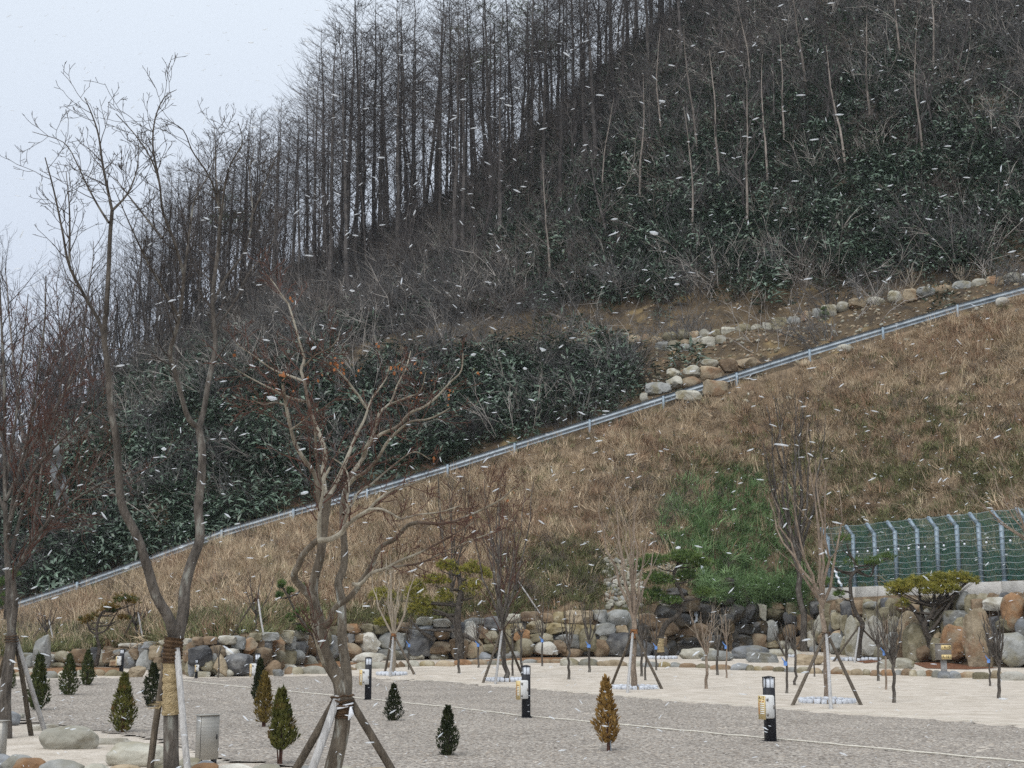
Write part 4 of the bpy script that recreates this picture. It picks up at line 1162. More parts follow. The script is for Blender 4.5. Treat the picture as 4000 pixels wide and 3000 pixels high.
# camp pitch sign
b = Vector(GP(3690, 2646)); q = pxm(b.y)
e = empty('pitch_sign', b, 'weathered grey box sign on a post reading A-15 and A-16', 'sign')
mb = MB(); mb.box((0, .02, 33 * q), (20 * q, 16 * q, 66 * q), 0, .01); mb.build('post', M['palepole'], e, smooth=False)
mb = MB(); mb.box((0, 0, 95 * q), (45 * q, 42 * q, 58 * q), R(14), .008); mb.build('sign_box', M['greybox'], e, smooth=False)
mb = MB(); mb.box((0, 0, 125.5 * q), (48 * q, 46 * q, 3 * q), R(14), .006); mb.build('lid', M['greybox'], e, smooth=False)
fx = lambda z, dx=0, d=0: (math.sin(R(14)) * (21 * q + d) + math.cos(R(14)) * dx, -math.cos(R(14)) * (21 * q + d) + math.sin(R(14)) * dx, z)
for zz, tx in ((113, '\u2190 A-15'), (77, 'A-16 \u2192')):
    mb = MB(); mb.box(fx(zz * q, 0, .004), (42 * q, .008, 17 * q), R(14)); pl = mb.build('sign_plate', M['yellow'], e, smooth=False)
    o = link_mesh('lettering', text_mesh(tx.replace('\u2190', '-').replace('\u2192', '-'), 15 * q, M['ink']), pl, fx(zz * q, 0, .0115)); o.rotation_euler = (R(90), 0, R(14))
# small board by the waterfall
b = Vector(GP(2972, 2532)); q = pxm(b.y)
e = empty('notice_board', b, 'small grey wooden notice board on a post beside the waterfall', 'sign')
mb = MB(); mb.box((0, .03, 18 * q), (9 * q, 8 * q, 40 * q)); mb.build('post', M['pole'], e, smooth=False)
mb = MB(); mb.box((-4 * q, 0, 58 * q), (24 * q, 6 * q, 38 * q), .2, .01); mb.build('board', M['pole'], e, smooth=False)

# stainless cabinets
def cabinet(px, pbase, wpx, hpx, rz, label):
    b = Vector(GP(px, pbase)); q = pxm(b.y); e = empty('steel_cabinet', b, label, 'cabinet')
    h, w = hpx * q, wpx * q
    mb = MB(); mb.box((0, 0, h * .54), (w, w * .55, h * .9), rz, .006); mb.build('body', M['steel'], e, smooth=False)
    mb = MB(); mb.box((0, 0, h * .995), (w * 1.16, w * .72, h * .016), rz, .004); mb.build('lid', M['steel'], e, smooth=False)
    mb = MB()
    ca, sa = math.cos(rz), math.sin(rz)
    for sx, sy in ((-1, -1), (1, -1), (1, 1), (-1, 1)):
        x, y = sx * w * .36, sy * w * .2; mb.box((x * ca - y * sa, x * sa + y * ca, h * .045), (.03, .03, h * .09), rz)
    mb.build('foot', M['black'], e, smooth=False)
    mb = MB(); x, y = w * .38, -w * .282; mb.box((x * ca - y * sa, x * sa + y * ca, h * .55), (.012, .012, .06), rz); mb.build('handle', M['black'], e, smooth=False)
    # seam of the door
    mb = MB()
    for x in (-w * .44,):
        y = -w * .276; mb.box((x * ca - y * sa, x * sa + y * ca, h * .54), (.004, .004, h * .84), rz)
    mb.build('door_seam', M['black'], e, smooth=False)
cabinet(806, 2984, 78, 182, R(32), 'stainless steel utility cabinet beside the pale stake of the burlap-wrapped tree')
cabinet(-22, 3000, 70, 175, R(-12), 'steel cabinet cut by the left edge of the picture')

# white ropes laid over the gravel
def rope(name, pxs, label, r=0.009):
    g = [Vector(GP(*p)) for p in pxs]; pts = []
    for a, b in zip(g[:-1], g[1:]):
        n = max(3, int((b - a).length / .25))
        for i in range(n):
            p = a.lerp(b, i / n); pts.append((p.x + random.gauss(0, .012), p.y + random.gauss(0, .02), p.z + 0.034 + random.uniform(0, .006)))
    mb = MB(); mb.tube(pts, [r * (1 + .35 * (i % 2)) for i in range(len(pts))], 5)
    return tag(mb.build(name, M['rope']), label, 'rope')
rope('rope', [(700, 2662), (980, 2692), (1300, 2722), (1800, 2774), (2040, 2803), (2400, 2836), (2800, 2875), (3300, 2921), (4100, 2996)], 'white rope pegged in a long line across the gravel past the bollards')
rope('rope', [(1500, 2655), (1760, 2668), (2200, 2703), (2600, 2738), (3100, 2776), (3600, 2808), (4100, 2848)], 'thin rope along the border between gravel and sand', r=0.005)

# ------------------------------------------------------------------ shrubs (arborvitae)
def thuja(box, m, label, dens=1.0, bare=0.0, stake=False, seed=0, lean=0.0):
    x0, y0, x1, y1 = box; rnd = random.Random(seed)
    b = Vector(GP((x0 + x1) / 2, y1)); q = pxm(b.y); H = (y1 - y0) * q; Rm = (x1 - x0) / 2 * q
    e = empty('conifer_shrub', b, label, 'shrub', 'young arborvitae shrubs planted on the gravel')
    mb = MB(); v, f = [], []
    n = int(1500 * dens); lob = [(rnd.uniform(0, 6.283), rnd.uniform(.05, .85), rnd.uniform(-.30, .30), rnd.uniform(.5, 1.1)) for _ in range(14)]
    def lump(a, t): return 1 + sum(g * math.exp(-((t - h0) / .13) ** 2) * max(0, math.cos(a - a0)) ** 2 * w0 for a0, h0, g, w0 in lob)
    def prof(t):   # radius by height
        return (min(1, (t + .04) * 3.4) ** .7) * (1 - max(0, t - .22) / .78) ** .78 + .02
    for _ in range(n):
        t = rnd.random() ** .9; t = bare + (1 - bare) * t
        rr = Rm * prof((t - bare) / (1 - bare) * .98 + .02) * (0.45 + .6 * math.sqrt(rnd.random())) * (1 + .16 * math.sin(7 * t + seed) * math.sin(5 * rnd.random()))
        a = rnd.uniform(0, 6.283); rr *= lump(a, t); x, y, z = rr * math.cos(a) + lean * t * H, rr * math.sin(a), t * H * .94
        if rnd.random() < .03: rr *= 1.25; z += H * .03
        d = Vector((math.cos(a) * .55 + rnd.gauss(0, .3), math.sin(a) * .55 + rnd.gauss(0, .3), 1 + rnd.gauss(0, .25))).normalized()
        s = Vector((-math.sin(a) + rnd.gauss(0, .5), math.cos(a) + rnd.gauss(0, .5), rnd.gauss(0, .3))).normalized()
        l = H * rnd.uniform(.045, .10); w = l * .24; c = Vector((x, y, z)); k = len(v)
        v += [c[:], (c + d * l * .55 + s * w)[:], (c + d * l)[:], (c + d * l * .55 - s * w)[:]]; f.append((k, k + 1, k + 2, k + 3))
    mb.raw(v, f); mb.build('foliage', M[m], e, smooth=False)
    mb = MB()
    for _ in range(7):
        a = rnd.uniform(0, 6.283); r1 = Rm * rnd.uniform(.1, .55)
        mb.tube([(0.02 * math.cos(a), .02 * math.sin(a), -.03), (r1 * .5 * math.cos(a), r1 * .5 * math.sin(a), H * .16), (r1 * math.cos(a) * .9, r1 * math.sin(a) * .9, H * .42)], [.012, .009, .004], 5)
    mb.tube([(0, 0, -.03), (lean * H * .3, 0, H * .3), (lean * H * .85, 0, H * .85)], [.02, .015, .004], 6)
    mb.build('stem', M['twig_red'] if m in ('thuja_dead', 'thuja_bronze', 'thuja_olive') else M['twig_dark'], e)
    if stake:
        mb = MB(); mb.tube([(.03, -.05, 0), (0, -.07, H * .4), (-.05, -.06, H * .85)], [.008] * 3, 6); mb.build('stake', M['galv'], e)
    return e
thuja((107, 2559, 182, 2776), 'thuja', 'tall green conifer shrub just behind the stakes of the left tripod tree', seed=1)
thuja((230, 2560, 302, 2718), 'thuja', 'second green conifer shrub from the left, before the needle bed', seed=2)
thuja((311, 2542, 367, 2678), 'thuja', 'smallest far green conifer shrub beside the left bollard', seed=3)
thuja((433, 2637, 522, 2862), 'thuja_olive', 'spindle-shaped yellow-green conifer shrub alone in the left gravel', seed=4)
thuja((553, 2595, 633, 2763), 'thuja_dark', 'plump dark green conifer shrub left of the burlap-wrapped trunk', seed=5)
thuja((628, 2572, 668, 2745), 'thuja_dark', 'dark conifer shrub half hidden by the burlap-wrapped trunk', seed=6)
thuja((983, 2578, 1040, 2748), 'thuja_dark', 'dark slim conifer shrub in front of the half hidden bollard', seed=7)
thuja((994, 2630, 1066, 2845), 'thuja_bronze', 'bronzed yellow conifer shrub between two green ones', seed=8, dens=.85, bare=.08)
thuja((1043, 2702, 1145, 2990), 'thuja_olive', 'largest yellow-green conifer shrub with bare stems at its foot', seed=9, bare=.2, dens=1.1)
thuja((1501, 2675, 1571, 2818), 'thuja_dark', 'small dark conifer shrub right of the maple beyond the rope', seed=10)
thuja((1707, 2764, 1788, 2956), 'thuja_dark', 'dark conifer shrub alone in the front gravel right of the maple', seed=11)
thuja((2334, 2655, 2421, 2934), 'thuja_dead', 'dried golden-brown conifer shrub tied to a thin stake', seed=12, dens=.75, bare=.1, stake=True, lean=-.03)
thuja((8, 2600, 64, 2692), 'thuja', 'green conifer shrub partly behind the leaning trunk at the left edge', seed=13)

# ------------------------------------------------------------------ tree tools
def bez(pts, n):
    """resample a polyline of (point, radius) smoothly to n samples"""
    P_ = np.array([p[0] for p in pts], float); Rr = np.array([p[1] for p in pts], float)
    d = np.r_[0, np.cumsum(np.linalg.norm(np.diff(P_, axis=0), axis=1))]
    t = np.linspace(0, d[-1], n)
    out = np.zeros((n, 3))
    m = np.gradient(P_, d, axis=0) if len(P_) > 2 else np.repeat((P_[1:] - P_[:-1]) / d[-1], 2, 0)
    for i, tt in enumerate(t):
        k = min(max(np.searchsorted(d, tt) - 1, 0), len(d) - 2); h = d[k + 1] - d[k]; u = (tt - d[k]) / h
        out[i] = (2*u**3 - 3*u**2 + 1) * P_[k] + (u**3 - 2*u**2 + u) * h * m[k] + (-2*u**3 + 3*u**2) * P_[k+1] + (u**3 - u**2) * h * m[k+1]
    return out, np.interp(t, d, Rr)

def sprout(mb, p, d, L, r, lev, rnd, up=.25, wob=.2, sides=4, kids=4, ang=.75, n=5, ratio=.55, tips=None, minr=.0022, first=.25):
    p = Vector(p); d = Vector(d).normalized(); pts = [p]; ds = [d]
    for i in range(n):
        d = (d + Vector((rnd.gauss(0, wob), rnd.gauss(0, wob), rnd.gauss(0, wob * .6) + up / n))).normalized()
        pts.append(pts[-1] + d * (L / n)); ds.append(d)
    rr = [max(minr, r * (1 - .82 * i / n)) for i in range(n + 1)]
    mb.tube([q[:] for q in pts], rr, sides)
    if tips is not None and lev == 0: tips.append((pts[-1], d))
    if lev <= 0: return
    for k in range(kids):
        t = first + (1 - first) * (k + rnd.random()) / kids; i = min(n - 1, int(t * n)); u = t * n - i
        q = pts[i].lerp(pts[i + 1], min(1, u)); dd = ds[i]
        ax = dd.cross(Vector((rnd.gauss(0, 1), rnd.gauss(0, 1), rnd.gauss(0, 1)))).normalized()
        a = ang * rnd.uniform(.65, 1.3)
        e = (dd * math.cos(a) + ax * math.sin(a)).normalized()
        sprout(mb, q, e, L * ratio * rnd.uniform(.6, 1.15) * (1.15 - .5 * t), max(minr, rr[i] * .6), lev - 1, rnd, up, wob * 1.05, max(3, sides - 1), max(2, kids - 1), ang, max(3, n - 1), ratio, tips, minr, first)

def traced(mb, pxs, Y0, Y1, r0, r1, n=None, sides=7):
    """limb through photo pixels, going from depth Y0 to Y1"""
    m = len(pxs); pts = []
    for i, (a, b) in enumerate(pxs):
        t = i / (m - 1); pts.append((P(a, b, Y0 + (Y1 - Y0) * t), r0 + (r1 - r0) * t ** .8))
    p, r = bez(pts, n or max(6, m * 3))
    mb.tube(p.tolist(), r.tolist(), sides)
    return p, r
def twigs_along(mb, p, r, rnd, count, L, lev=2, t0=.3, up=.35, ang=.8, kids=3, wob=.16, rscale=.5, minr=.0022, tips=None, maxr=.02, ratio=.55):
    n = len(p)
    for k in range(count):
        t = t0 + (1 - t0) * (k + rnd.random()) / count; i = min(n - 2, int(t * (n - 1)))
        q = p[i]; d = Vector(p[i + 1] - p[i]).normalized()
        ax = d.cross(Vector((rnd.gauss(0, 1), rnd.gauss(0, 1), rnd.gauss(0, 1)))).normalized(); a = ang * rnd.uniform(.6, 1.25)
        e = d * math.cos(a) + ax * math.sin(a)
        sprout(mb, q, e, L * rnd.uniform(.6, 1.2), min(maxr, r[i] * rscale), lev, rnd, up, wob, 4, kids, ang, 5, ratio, tips, minr)

def tripod(apex, poles, label, Y=None, wrap='coir', pr=0.036, apex_depth=None, base_pts=None, pale=(1,), tie=.1):
    """leaning support poles tied to a trunk; apex is the tie point"""
    e = empty('tree_support', (apex[0], apex[1], apex[2] - 1.2), label, 'tree support', 'wooden tripod supports of the planted trees')
    el = Vector(e.location)
    for i, b in enumerate(poles):
        b = Vector(b); a = Vector(apex); out_ = Vector((b.x - a.x, b.y - a.y, 0)).normalized() * tie * .8
        top = a + out_ + (a + out_ - b).normalized() * .06
        mid = b.lerp(top, .5) + Vector((random.gauss(0, .008), random.gauss(0, .008), 0))
        mb = MB(); end = top + (top - b).normalized() * .004
        mb.tube([(b - (top - b).normalized() * .12)[:], b.lerp(top, .25)[:], mid[:], top[:], end[:]], [pr * 1.08, pr * 1.04, pr, pr * .94, .003], 9)
        o = mb.build('pole', M['palepole'] if i in pale else M['pole'], e); o.location = -el
    mb = MB(); pts = []
    for k in range(40):
        a = k * .5; pts.append((apex[0] + math.cos(a) * tie, apex[1] + math.sin(a) * tie, apex[2] - .05 + .003 * k + random.gauss(0, .006)))
    mb.tube(pts, [.008] * 40, 4); o = mb.build('tie', M[wrap], e); o.location = -el
    return e
def trunk_wrap(mbm, p, r, z0, z1, mname, parent, name, off, grow=1.18, wav=.1):
    """cloth wound round the trunk polyline p between two heights"""
    q = [(a, b) for a, b in zip(p, r) if z0 <= a[2] <= z1]
    if len(q) < 2: return
    pp, rr = bez([(a, b) for a, b in q], 22)
    mb = MB(); mb.tube((pp - np.array(off)).tolist(), [x * grow * (1 + wav * math.sin(i * 1.9) + random.uniform(-.03, .05)) for i, x in enumerate(rr)], 12)
    return mb.build(name, M[mname], parent)

def stone_ring(px, py, wpx, label):
    c = Vector(GP(px, py)); rad = wpx / 2 * pxm(c.y); e = empty('stone_ring', c, label, 'stone ring', 'granite cobble rings round the planted trees')
    per = 2 * math.pi * rad; n = max(10, int(per / .145))
    for i in range(n):
        a = 2 * math.pi * (i + random.uniform(-.1, .1)) / n
        mb = MB(); mb.box((0, 0, 0), (.10 * random.uniform(.85, 1.1), .125 * random.uniform(.9, 1.05), .11), 0, .016, .005)
        o = mb.build('cobble', M['cobble'], e, smooth=False, loc=(rad * math.cos(a), rad * math.sin(a), .03 + random.uniform(-.006, .01)))
        o.rotation_euler = (random.gauss(0, .05), random.gauss(0, .05), a + random.gauss(0, .08))
    mb = MB(); mb.tube([(0, 0, .005), (0, 0, .03), (0, 0, .036)], [rad * .97, rad * .9, .01], 20); mb.build('soil', M['dirt'], e)
    return e

# ------------------------------------------------------------------ the three near trees
LOW = -0.36
def low(px, Y): return P(px, 1500 - F * math.tan(math.atan2(LOW - CAMH, Y) - PITCH), Y)
def hero(Y, limbs, barkm, tip_m, name, label, base, tw, rnd, sides=8, limbm=None):
    e = empty(name, base, label, 'tree'); el = Vector(base)
    tr, br, tg = MB(), MB(), MB(); out_ = []
    for k, (pxs, r0, r1, dy, kind) in enumerate(limbs):
        q = pxm(Y)
        tgt = tr if kind == 'T' else br
        Y0, Y1 = Y + dy[0], Y + dy[1]
        k_ = 1.22 if (limbm and kind != 'T') else 1.0
        p, r = traced(tgt, pxs, Y0, Y1, r0 * q * k_, r1 * q * k_, sides=sides if kind == 'T' else 6)
        out_.append((p, r, kind))
        L, cnt = tw
        if kind == 'B': twigs_along(tg, p, r, rnd, cnt, L, 2, .25, rscale=.42, maxr=.014, minr=.0028)
        if kind == 'E': twigs_along(tg, p, r, rnd, int(cnt * 1.3), L * .8, 2, .15, rscale=.5, maxr=.011, minr=.0028)
    for nm, mbm, m in (('trunk', tr, barkm), ('branches', br, limbm or barkm), ('twigs', tg, tip_m)):
        o = mbm.build(nm, m, e); o.location = -el
    return e, out_
rn = random.Random(11)
Y2 = 15.0
T2 = [
 ([(668, 3153), (668, 2900), (668, 2700), (672, 2560), (688, 2440)], 30, 27, (0, 0), 'T'),
 ([(684, 2500), (660, 2415), (610, 2330), (580, 2230), (533, 2090), (478, 1980), (464, 1865), (454, 1709), (434, 1607), (424, 1458), (407, 1302), (415, 1210), (423, 1085), (431, 904), (438, 823)], 24, 7, (0, -.9), 'T'),
 ([(690, 2500), (715, 2400), (722, 2299), (746, 2204), (780, 2109), (774, 1980), (787, 1865), (788, 1742), (775, 1668)], 25, 15, (0, .4), 'T'),
 ([(438, 823), (398, 624), (384, 524), (348, 420), (330, 380)], 6, 1.5, (-.9, -1.1), 'E'),
 ([(438, 823), (493, 764), (533, 669), (542, 560)], 5.5, 1.5, (-.9, -.5), 'E'),
 ([(424, 1458), (398, 1284), (321, 1139), (271, 1040), (244, 904), (203, 714), (176, 615)], 9, 2, (-.4, -1.4), 'E'),
 ([(271, 1040), (271, 814), (258, 669)], 5, 1.5, (-.8, -.3), 'E'),
 ([(425, 870), (389, 814), (335, 714), (298, 633), (253, 560), (127, 515)], 5, 1.3, (-.9, -.2), 'E'),
 ([(775, 1668), (746, 1648), (712, 1559), (685, 1451), (665, 1383), (685, 1302), (705, 1214), (719, 1076)], 12, 7, (.4, -.3), 'B'),
 ([(775, 1675), (790, 1630), (814, 1492), (841, 1356), (831, 1200), (836, 1100), (850, 995), (863, 841), (872, 796)], 13, 7, (.4, 1.2), 'B'),
 ([(719, 1076), (683, 949), (633, 814), (624, 723), (592, 624), (533, 533), (452, 443)], 7, 1.5, (-.3, -1.2), 'E'),
 ([(719, 1076), (741, 904), (764, 769), (814, 687), (845, 600)], 6, 1.5, (-.3, .5), 'E'),
 ([(624, 723), (597, 533), (615, 434), (651, 371), (690, 350)], 4.5, 1.2, (-.8, -.6), 'E'),
 ([(633, 930), (506, 769), (443, 687)], 5, 1.3, (-.6, .4), 'E'),
 ([(700, 1240), (560, 990), (500, 860), (440, 720)], 6, 1.4, (-.2, -1.4), 'E'),
 ([(863, 841), (832, 723), (805, 669), (750, 588), (714, 506), (650, 470)], 6, 1.4, (1.1, .2), 'E'),
 ([(836, 1175), (881, 1085), (949, 995), (985, 859), (976, 651), (1000, 560)], 7, 1.5, (.9, 1.9), 'E'),
 ([(975, 870), (1040, 705), (1085, 597), (1110, 560)], 4.5, 1.3, (1.6, 2.2), 'E'),
 ([(850, 995), (904, 633), (949, 551), (930, 480)], 5.5, 1.3, (1.0, .3), 'E'),
 ([(866, 830), (845, 700), (840, 560), (835, 470)], 5, 1.2, (1.1, 1.6), 'E'),
 ([(831, 1300), (915, 1180), (975, 1060), (1060, 960), (1075, 800)], 5, 1.3, (.8, 1.8), 'E')]
b2 = low(668, Y2)
t2, l2 = hero(Y2, T2, M['bark_grey'], M['twig_dark'], 'bare_tree', 'tall forked bare tree with burlap wound round its lower trunk, standing left of the maple', b2, (.6, 9), rn)
p2, r2, _ = l2[0]
zz = lambda py, Y: P(0, py, Y)[2]
trunk_wrap(None, p2, r2, zz(2800, Y2), zz(2560, Y2), 'burlap', t2, 'burlap_wrap', b2, 1.16, .07)
trunk_wrap(None, p2, r2, zz(2590, Y2), zz(2470, Y2), 'coir', t2, 'coir_wrap', b2, 1.34, .12)
mb = MB(); sv, sf = [], []
for k in range(10):
    c = Vector(P(640 - 2 * k, 2738 + 3 * k, Y2 - .1)); k0 = len(sv); l = random.uniform(.04, .16)
    sv += [c[:], (c + Vector((-l, -.02, -.02 + random.uniform(-.03, .03))))[:], (c + Vector((0, 0, -.014)))[:]]; sf.append((k0, k0 + 1, k0 + 2))
mb.raw(sv, sf); o = mb.build('loose_burlap', M['burlap'], t2, smooth=False); o.location = -Vector(b2)
ap = P(676, 2545, Y2)
tripod(ap, [low(750, Y2 - .35), low(560, Y2 + .1), low(690, Y2 + .9)], 'tripod of stakes with one pale pole propping the burlap-wrapped tree', pale=(0,))

Y3 = 12.0
T3 = [
 ([(1285, 3331), (1300, 3000), (1319, 2923), (1337, 2827), (1336, 2730), (1324, 2658), (1286, 2595), (1266, 2547), (1257, 2489), (1245, 2417), (1228, 2359), (1222, 2300), (1230, 2252), (1249, 2184), (1262, 2094), (1276, 1981), (1284, 1930)], 36, 14, (0, 0), 'T'),
 ([(1350, 2720), (1355, 2677), (1348, 2586), (1337, 2513), (1336, 2417), (1330, 2320), (1320, 2275), (1339, 2229), (1346, 2162), (1340, 2071), (1338, 1981), (1352, 1900)], 23, 12, (.05, .5), 'T'),
 ([(1225, 2345), (1181, 2297), (1151, 2262), (1150, 2240), (1167, 2207), (1181, 2171), (1217, 2130), (1246, 2105)], 15, 11, (-.1, -.55), 'T'),
 ([(1246, 2108), (1247, 2053), (1250, 1994), (1260, 1935), (1268, 1868), (1290, 1823)], 8, 4, (-.55, -.7), 'B'),
 ([(1246, 2110), (1289, 2107), (1335, 2080), (1353, 2053), (1407, 2012), (1443, 1990), (1475, 1954), (1542, 1913), (1610, 1890), (1680, 1862)], 10, 2, (-.55, -1.1), 'E'),
 ([(1443, 1990), (1488, 1988), (1533, 2008), (1565, 2026), (1624, 2012), (1723, 1999), (1800, 1975)], 5, 1.5, (-.9, -1.3), 'E'),
 ([(1340, 2075), (1348, 2026), (1366, 1999), (1354, 1967), (1362, 1913), (1362, 1868), (1344, 1823), (1300, 1790)], 7, 2, (-.6, -.3), 'E'),
 ([(1262, 2455), (1286, 2427), (1310, 2373), (1358, 2340), (1397, 2296), (1411, 2270), (1434, 2238), (1457, 2198), (1484, 2139), (1542, 2107), (1570, 2076), (1592, 2053), (1633, 2040)], 13, 7, (0, -.8), 'T'),
 ([(1633, 2040), (1696, 2046), (1759, 2040), (1836, 2012), (1904, 1981), (1972, 1940), (2010, 1900)], 6, 1.6, (-.8, -1.2), 'E'),
 ([(1380, 2282), (1407, 2282), (1452, 2238), (1506, 2220), (1565, 2189), (1633, 2162), (1723, 2116), (1791, 2076), (1850, 2040)], 7, 1.8, (-.5, -1.0), 'E'),
 ([(1506, 2222), (1565, 2211), (1633, 2202), (1723, 2162), (1814, 2121), (1949, 2071)], 5, 1.6, (-.7, -.6), 'E'),
 ([(1278, 1975), (1262, 1850), (1271, 1769), (1244, 1688), (1216, 1620), (1203, 1566), (1189, 1489), (1176, 1444), (1189, 1407), (1176, 1358), (1158, 1290), (1135, 1213), (1126, 1186)], 10, 3, (0, .6), 'B'),
 ([(1126, 1186), (1099, 1150), (1072, 1109), (1040, 1070)], 3, 1.2, (.6, .8), 'E'),
 ([(1187, 1489), (1103, 1457), (1067, 1444), (990, 1389), (923, 1344)], 5, 1.4, (.4, 1.1), 'E'),
 ([(1200, 1570), (1126, 1552), (1072, 1525), (968, 1471), (918, 1439)], 5, 1.4, (.3, -.6), 'E'),
 ([(1189, 1430), (1230, 1389), (1298, 1353), (1330, 1300)], 3.5, 1.2, (.5, .2), 'E'),
 ([(1252, 2010), (1248, 1850), (1235, 1778), (1232, 1688), (1228, 1640)], 6.5, 3.5, (-.2, -.5), 'B'),
 ([(1244, 1972), (1226, 1846), (1189, 1796), (1153, 1733), (1135, 1670), (1112, 1552), (1104, 1500)], 7.5, 5, (-.3, -.9), 'B'),
 ([(1108, 1580), (1070, 1572), (1030, 1580), (985, 1560)], 3, 1.2, (-.85, -1.2), 'E'),
 ([(1135, 1680), (1190, 1640), (1215, 1620)], 3, 1.2, (-.8, -1.0), 'E'),
 ([(1284, 1940), (1298, 1913), (1330, 1850), (1357, 1787), (1379, 1733), (1393, 1697), (1420, 1647), (1438, 1597), (1456, 1552), (1483, 1516), (1510, 1475), (1520, 1430)], 9, 2, (0, .9), 'E'),
 ([(1434, 1597), (1388, 1529), (1334, 1462), (1289, 1425), (1216, 1389), (1190, 1370)], 5, 1.3, (.6, .2), 'E'),
 ([(1352, 1900), (1375, 1850), (1420, 1787), (1442, 1724), (1465, 1679), (1483, 1611), (1524, 1575), (1551, 1507), (1587, 1435), (1605, 1371)], 9, 2, (.5, 1.4), 'E'),
 ([(1515, 1582), (1592, 1552), (1641, 1529), (1664, 1453)], 4, 1.3, (1.1, .6), 'E'),
 ([(1420, 1787), (1433, 1742), (1488, 1697), (1555, 1665), (1605, 1611), (1659, 1588), (1714, 1543), (1759, 1493), (1800, 1453), (1809, 1380)], 8, 1.8, (.7, .1), 'E'),
 ([(1352, 1905), (1384, 1868), (1420, 1850), (1479, 1787), (1506, 1737), (1555, 1683), (1605, 1647), (1669, 1638), (1714, 1620), (1759, 1593)], 8, 1.8, (.5, -.4), 'E'),
 ([(1340, 2010), (1371, 1976), (1398, 1927), (1452, 1890), (1488, 1859), (1542, 1814), (1623, 1765), (1680, 1795)], 6.5, 1.6, (.4, 1.2), 'E'),
 ([(1266, 2600), (1240, 2520), (1225, 2455), (1215, 2400)], 7, 4, (-.1, -.5), 'B')]
b3 = low(1285, Y3)
t3, l3 = hero(Y3, T3, M['bark_maple'], M['twig_red'], 'maple_tree', 'multi-stemmed bare maple with a few orange dead leaves, propped by stakes in the foreground', b3, (.36, 8), rn, 9, M['bark_maple_pale'])
p3, r3, _ = l3[0]
trunk_wrap(None, p3, r3, zz(2812, Y3), zz(2722, Y3), 'coir', t3, 'coir_wrap', b3, 1.17, .08)
mb = MB(); pts = []
for k in range(34):
    a = k * .38; c = P(1338, 2766, Y3); pts.append((c[0] + math.cos(a) * .092, c[1] + math.sin(a) * .092, c[2] + .02 * math.cos(a) + .0007 * k))
mb.tube(pts, [.0085] * 34, 5)
for dx in (1366, 1372, 1378):
    mb.tube([P(1370, 2762, Y3 - .1), P(dx, 2790, Y3 - .13), P(dx - 4, 2812 - (dx - 1366), Y3 - .11)], [.009, .010, .006], 4)
o = mb.build('white_band', M['tape'], t3); o.location = -Vector(b3)
lv, lf = [], []
def leafbunch(px, py, Y, n=6, s=.036):
    for _ in range(n):
        c = Vector(P(px + random.gauss(0, 10), py + random.gauss(0, 10), Y + random.gauss(0, .06))); d = Vector((random.gauss(0, .6), random.gauss(0, .6), -1)).normalized(); w = d.cross(Vector((random.gauss(0, 1), random.gauss(0, 1), .2))).normalized()
        k = len(lv); l = s * random.uniform(.6, 1.2)
        lv.extend([c[:], (c + d * l * .5 + w * l * .42 + Vector((0, .01, 0)))[:], (c + d * l)[:], (c + d * l * .5 - w * l * .42 - Vector((0, .01, 0)))[:]]); lf.append((k, k + 1, k + 2, k + 3))
for px, py, n in [(912, 1372, 5), (1100, 1455, 10), (1112, 1470, 8), (1310, 1418, 16), (1325, 1430, 10), (1338, 1452, 4), (1395, 1442, 5), (1400, 1465, 4), (1243, 1480, 5), (1078, 1508, 4), (1148, 1515, 5), (1200, 1465, 4), (1468, 1345, 5), (1530, 1435, 8), (1545, 1440, 6), (1580, 1435, 5), (1625, 1420, 4), (1690, 1485, 4),
                  (1640, 1448, 5), (1755, 1525, 5), (1752, 1575, 4), (1628, 1562, 3), (1600, 1540, 3), (1692, 1790, 9), (1840, 2010, 4), (1992, 1932, 5), (1142, 1160, 4), (985, 1548, 4), (1860, 1450, 4), (1175, 1630, 3), (1560, 1425, 4)]:
    leafbunch(px, py, Y3 + random.uniform(-.5, .8), max(2, int(n * .6)))
mb = MB(); mb.raw(lv, lf); o = mb.build('leaves', M['maple_leaf'], t3, smooth=False); o.location = -Vector(b3)
ap = P(1337, 2745, Y3)
tripod(ap, [low(960, Y3 + .35), low(1075, Y3 - .55), low(1765, Y3 + .1)], 'tripod of stakes with a silvery middle pole propping the maple', pale=(1,))

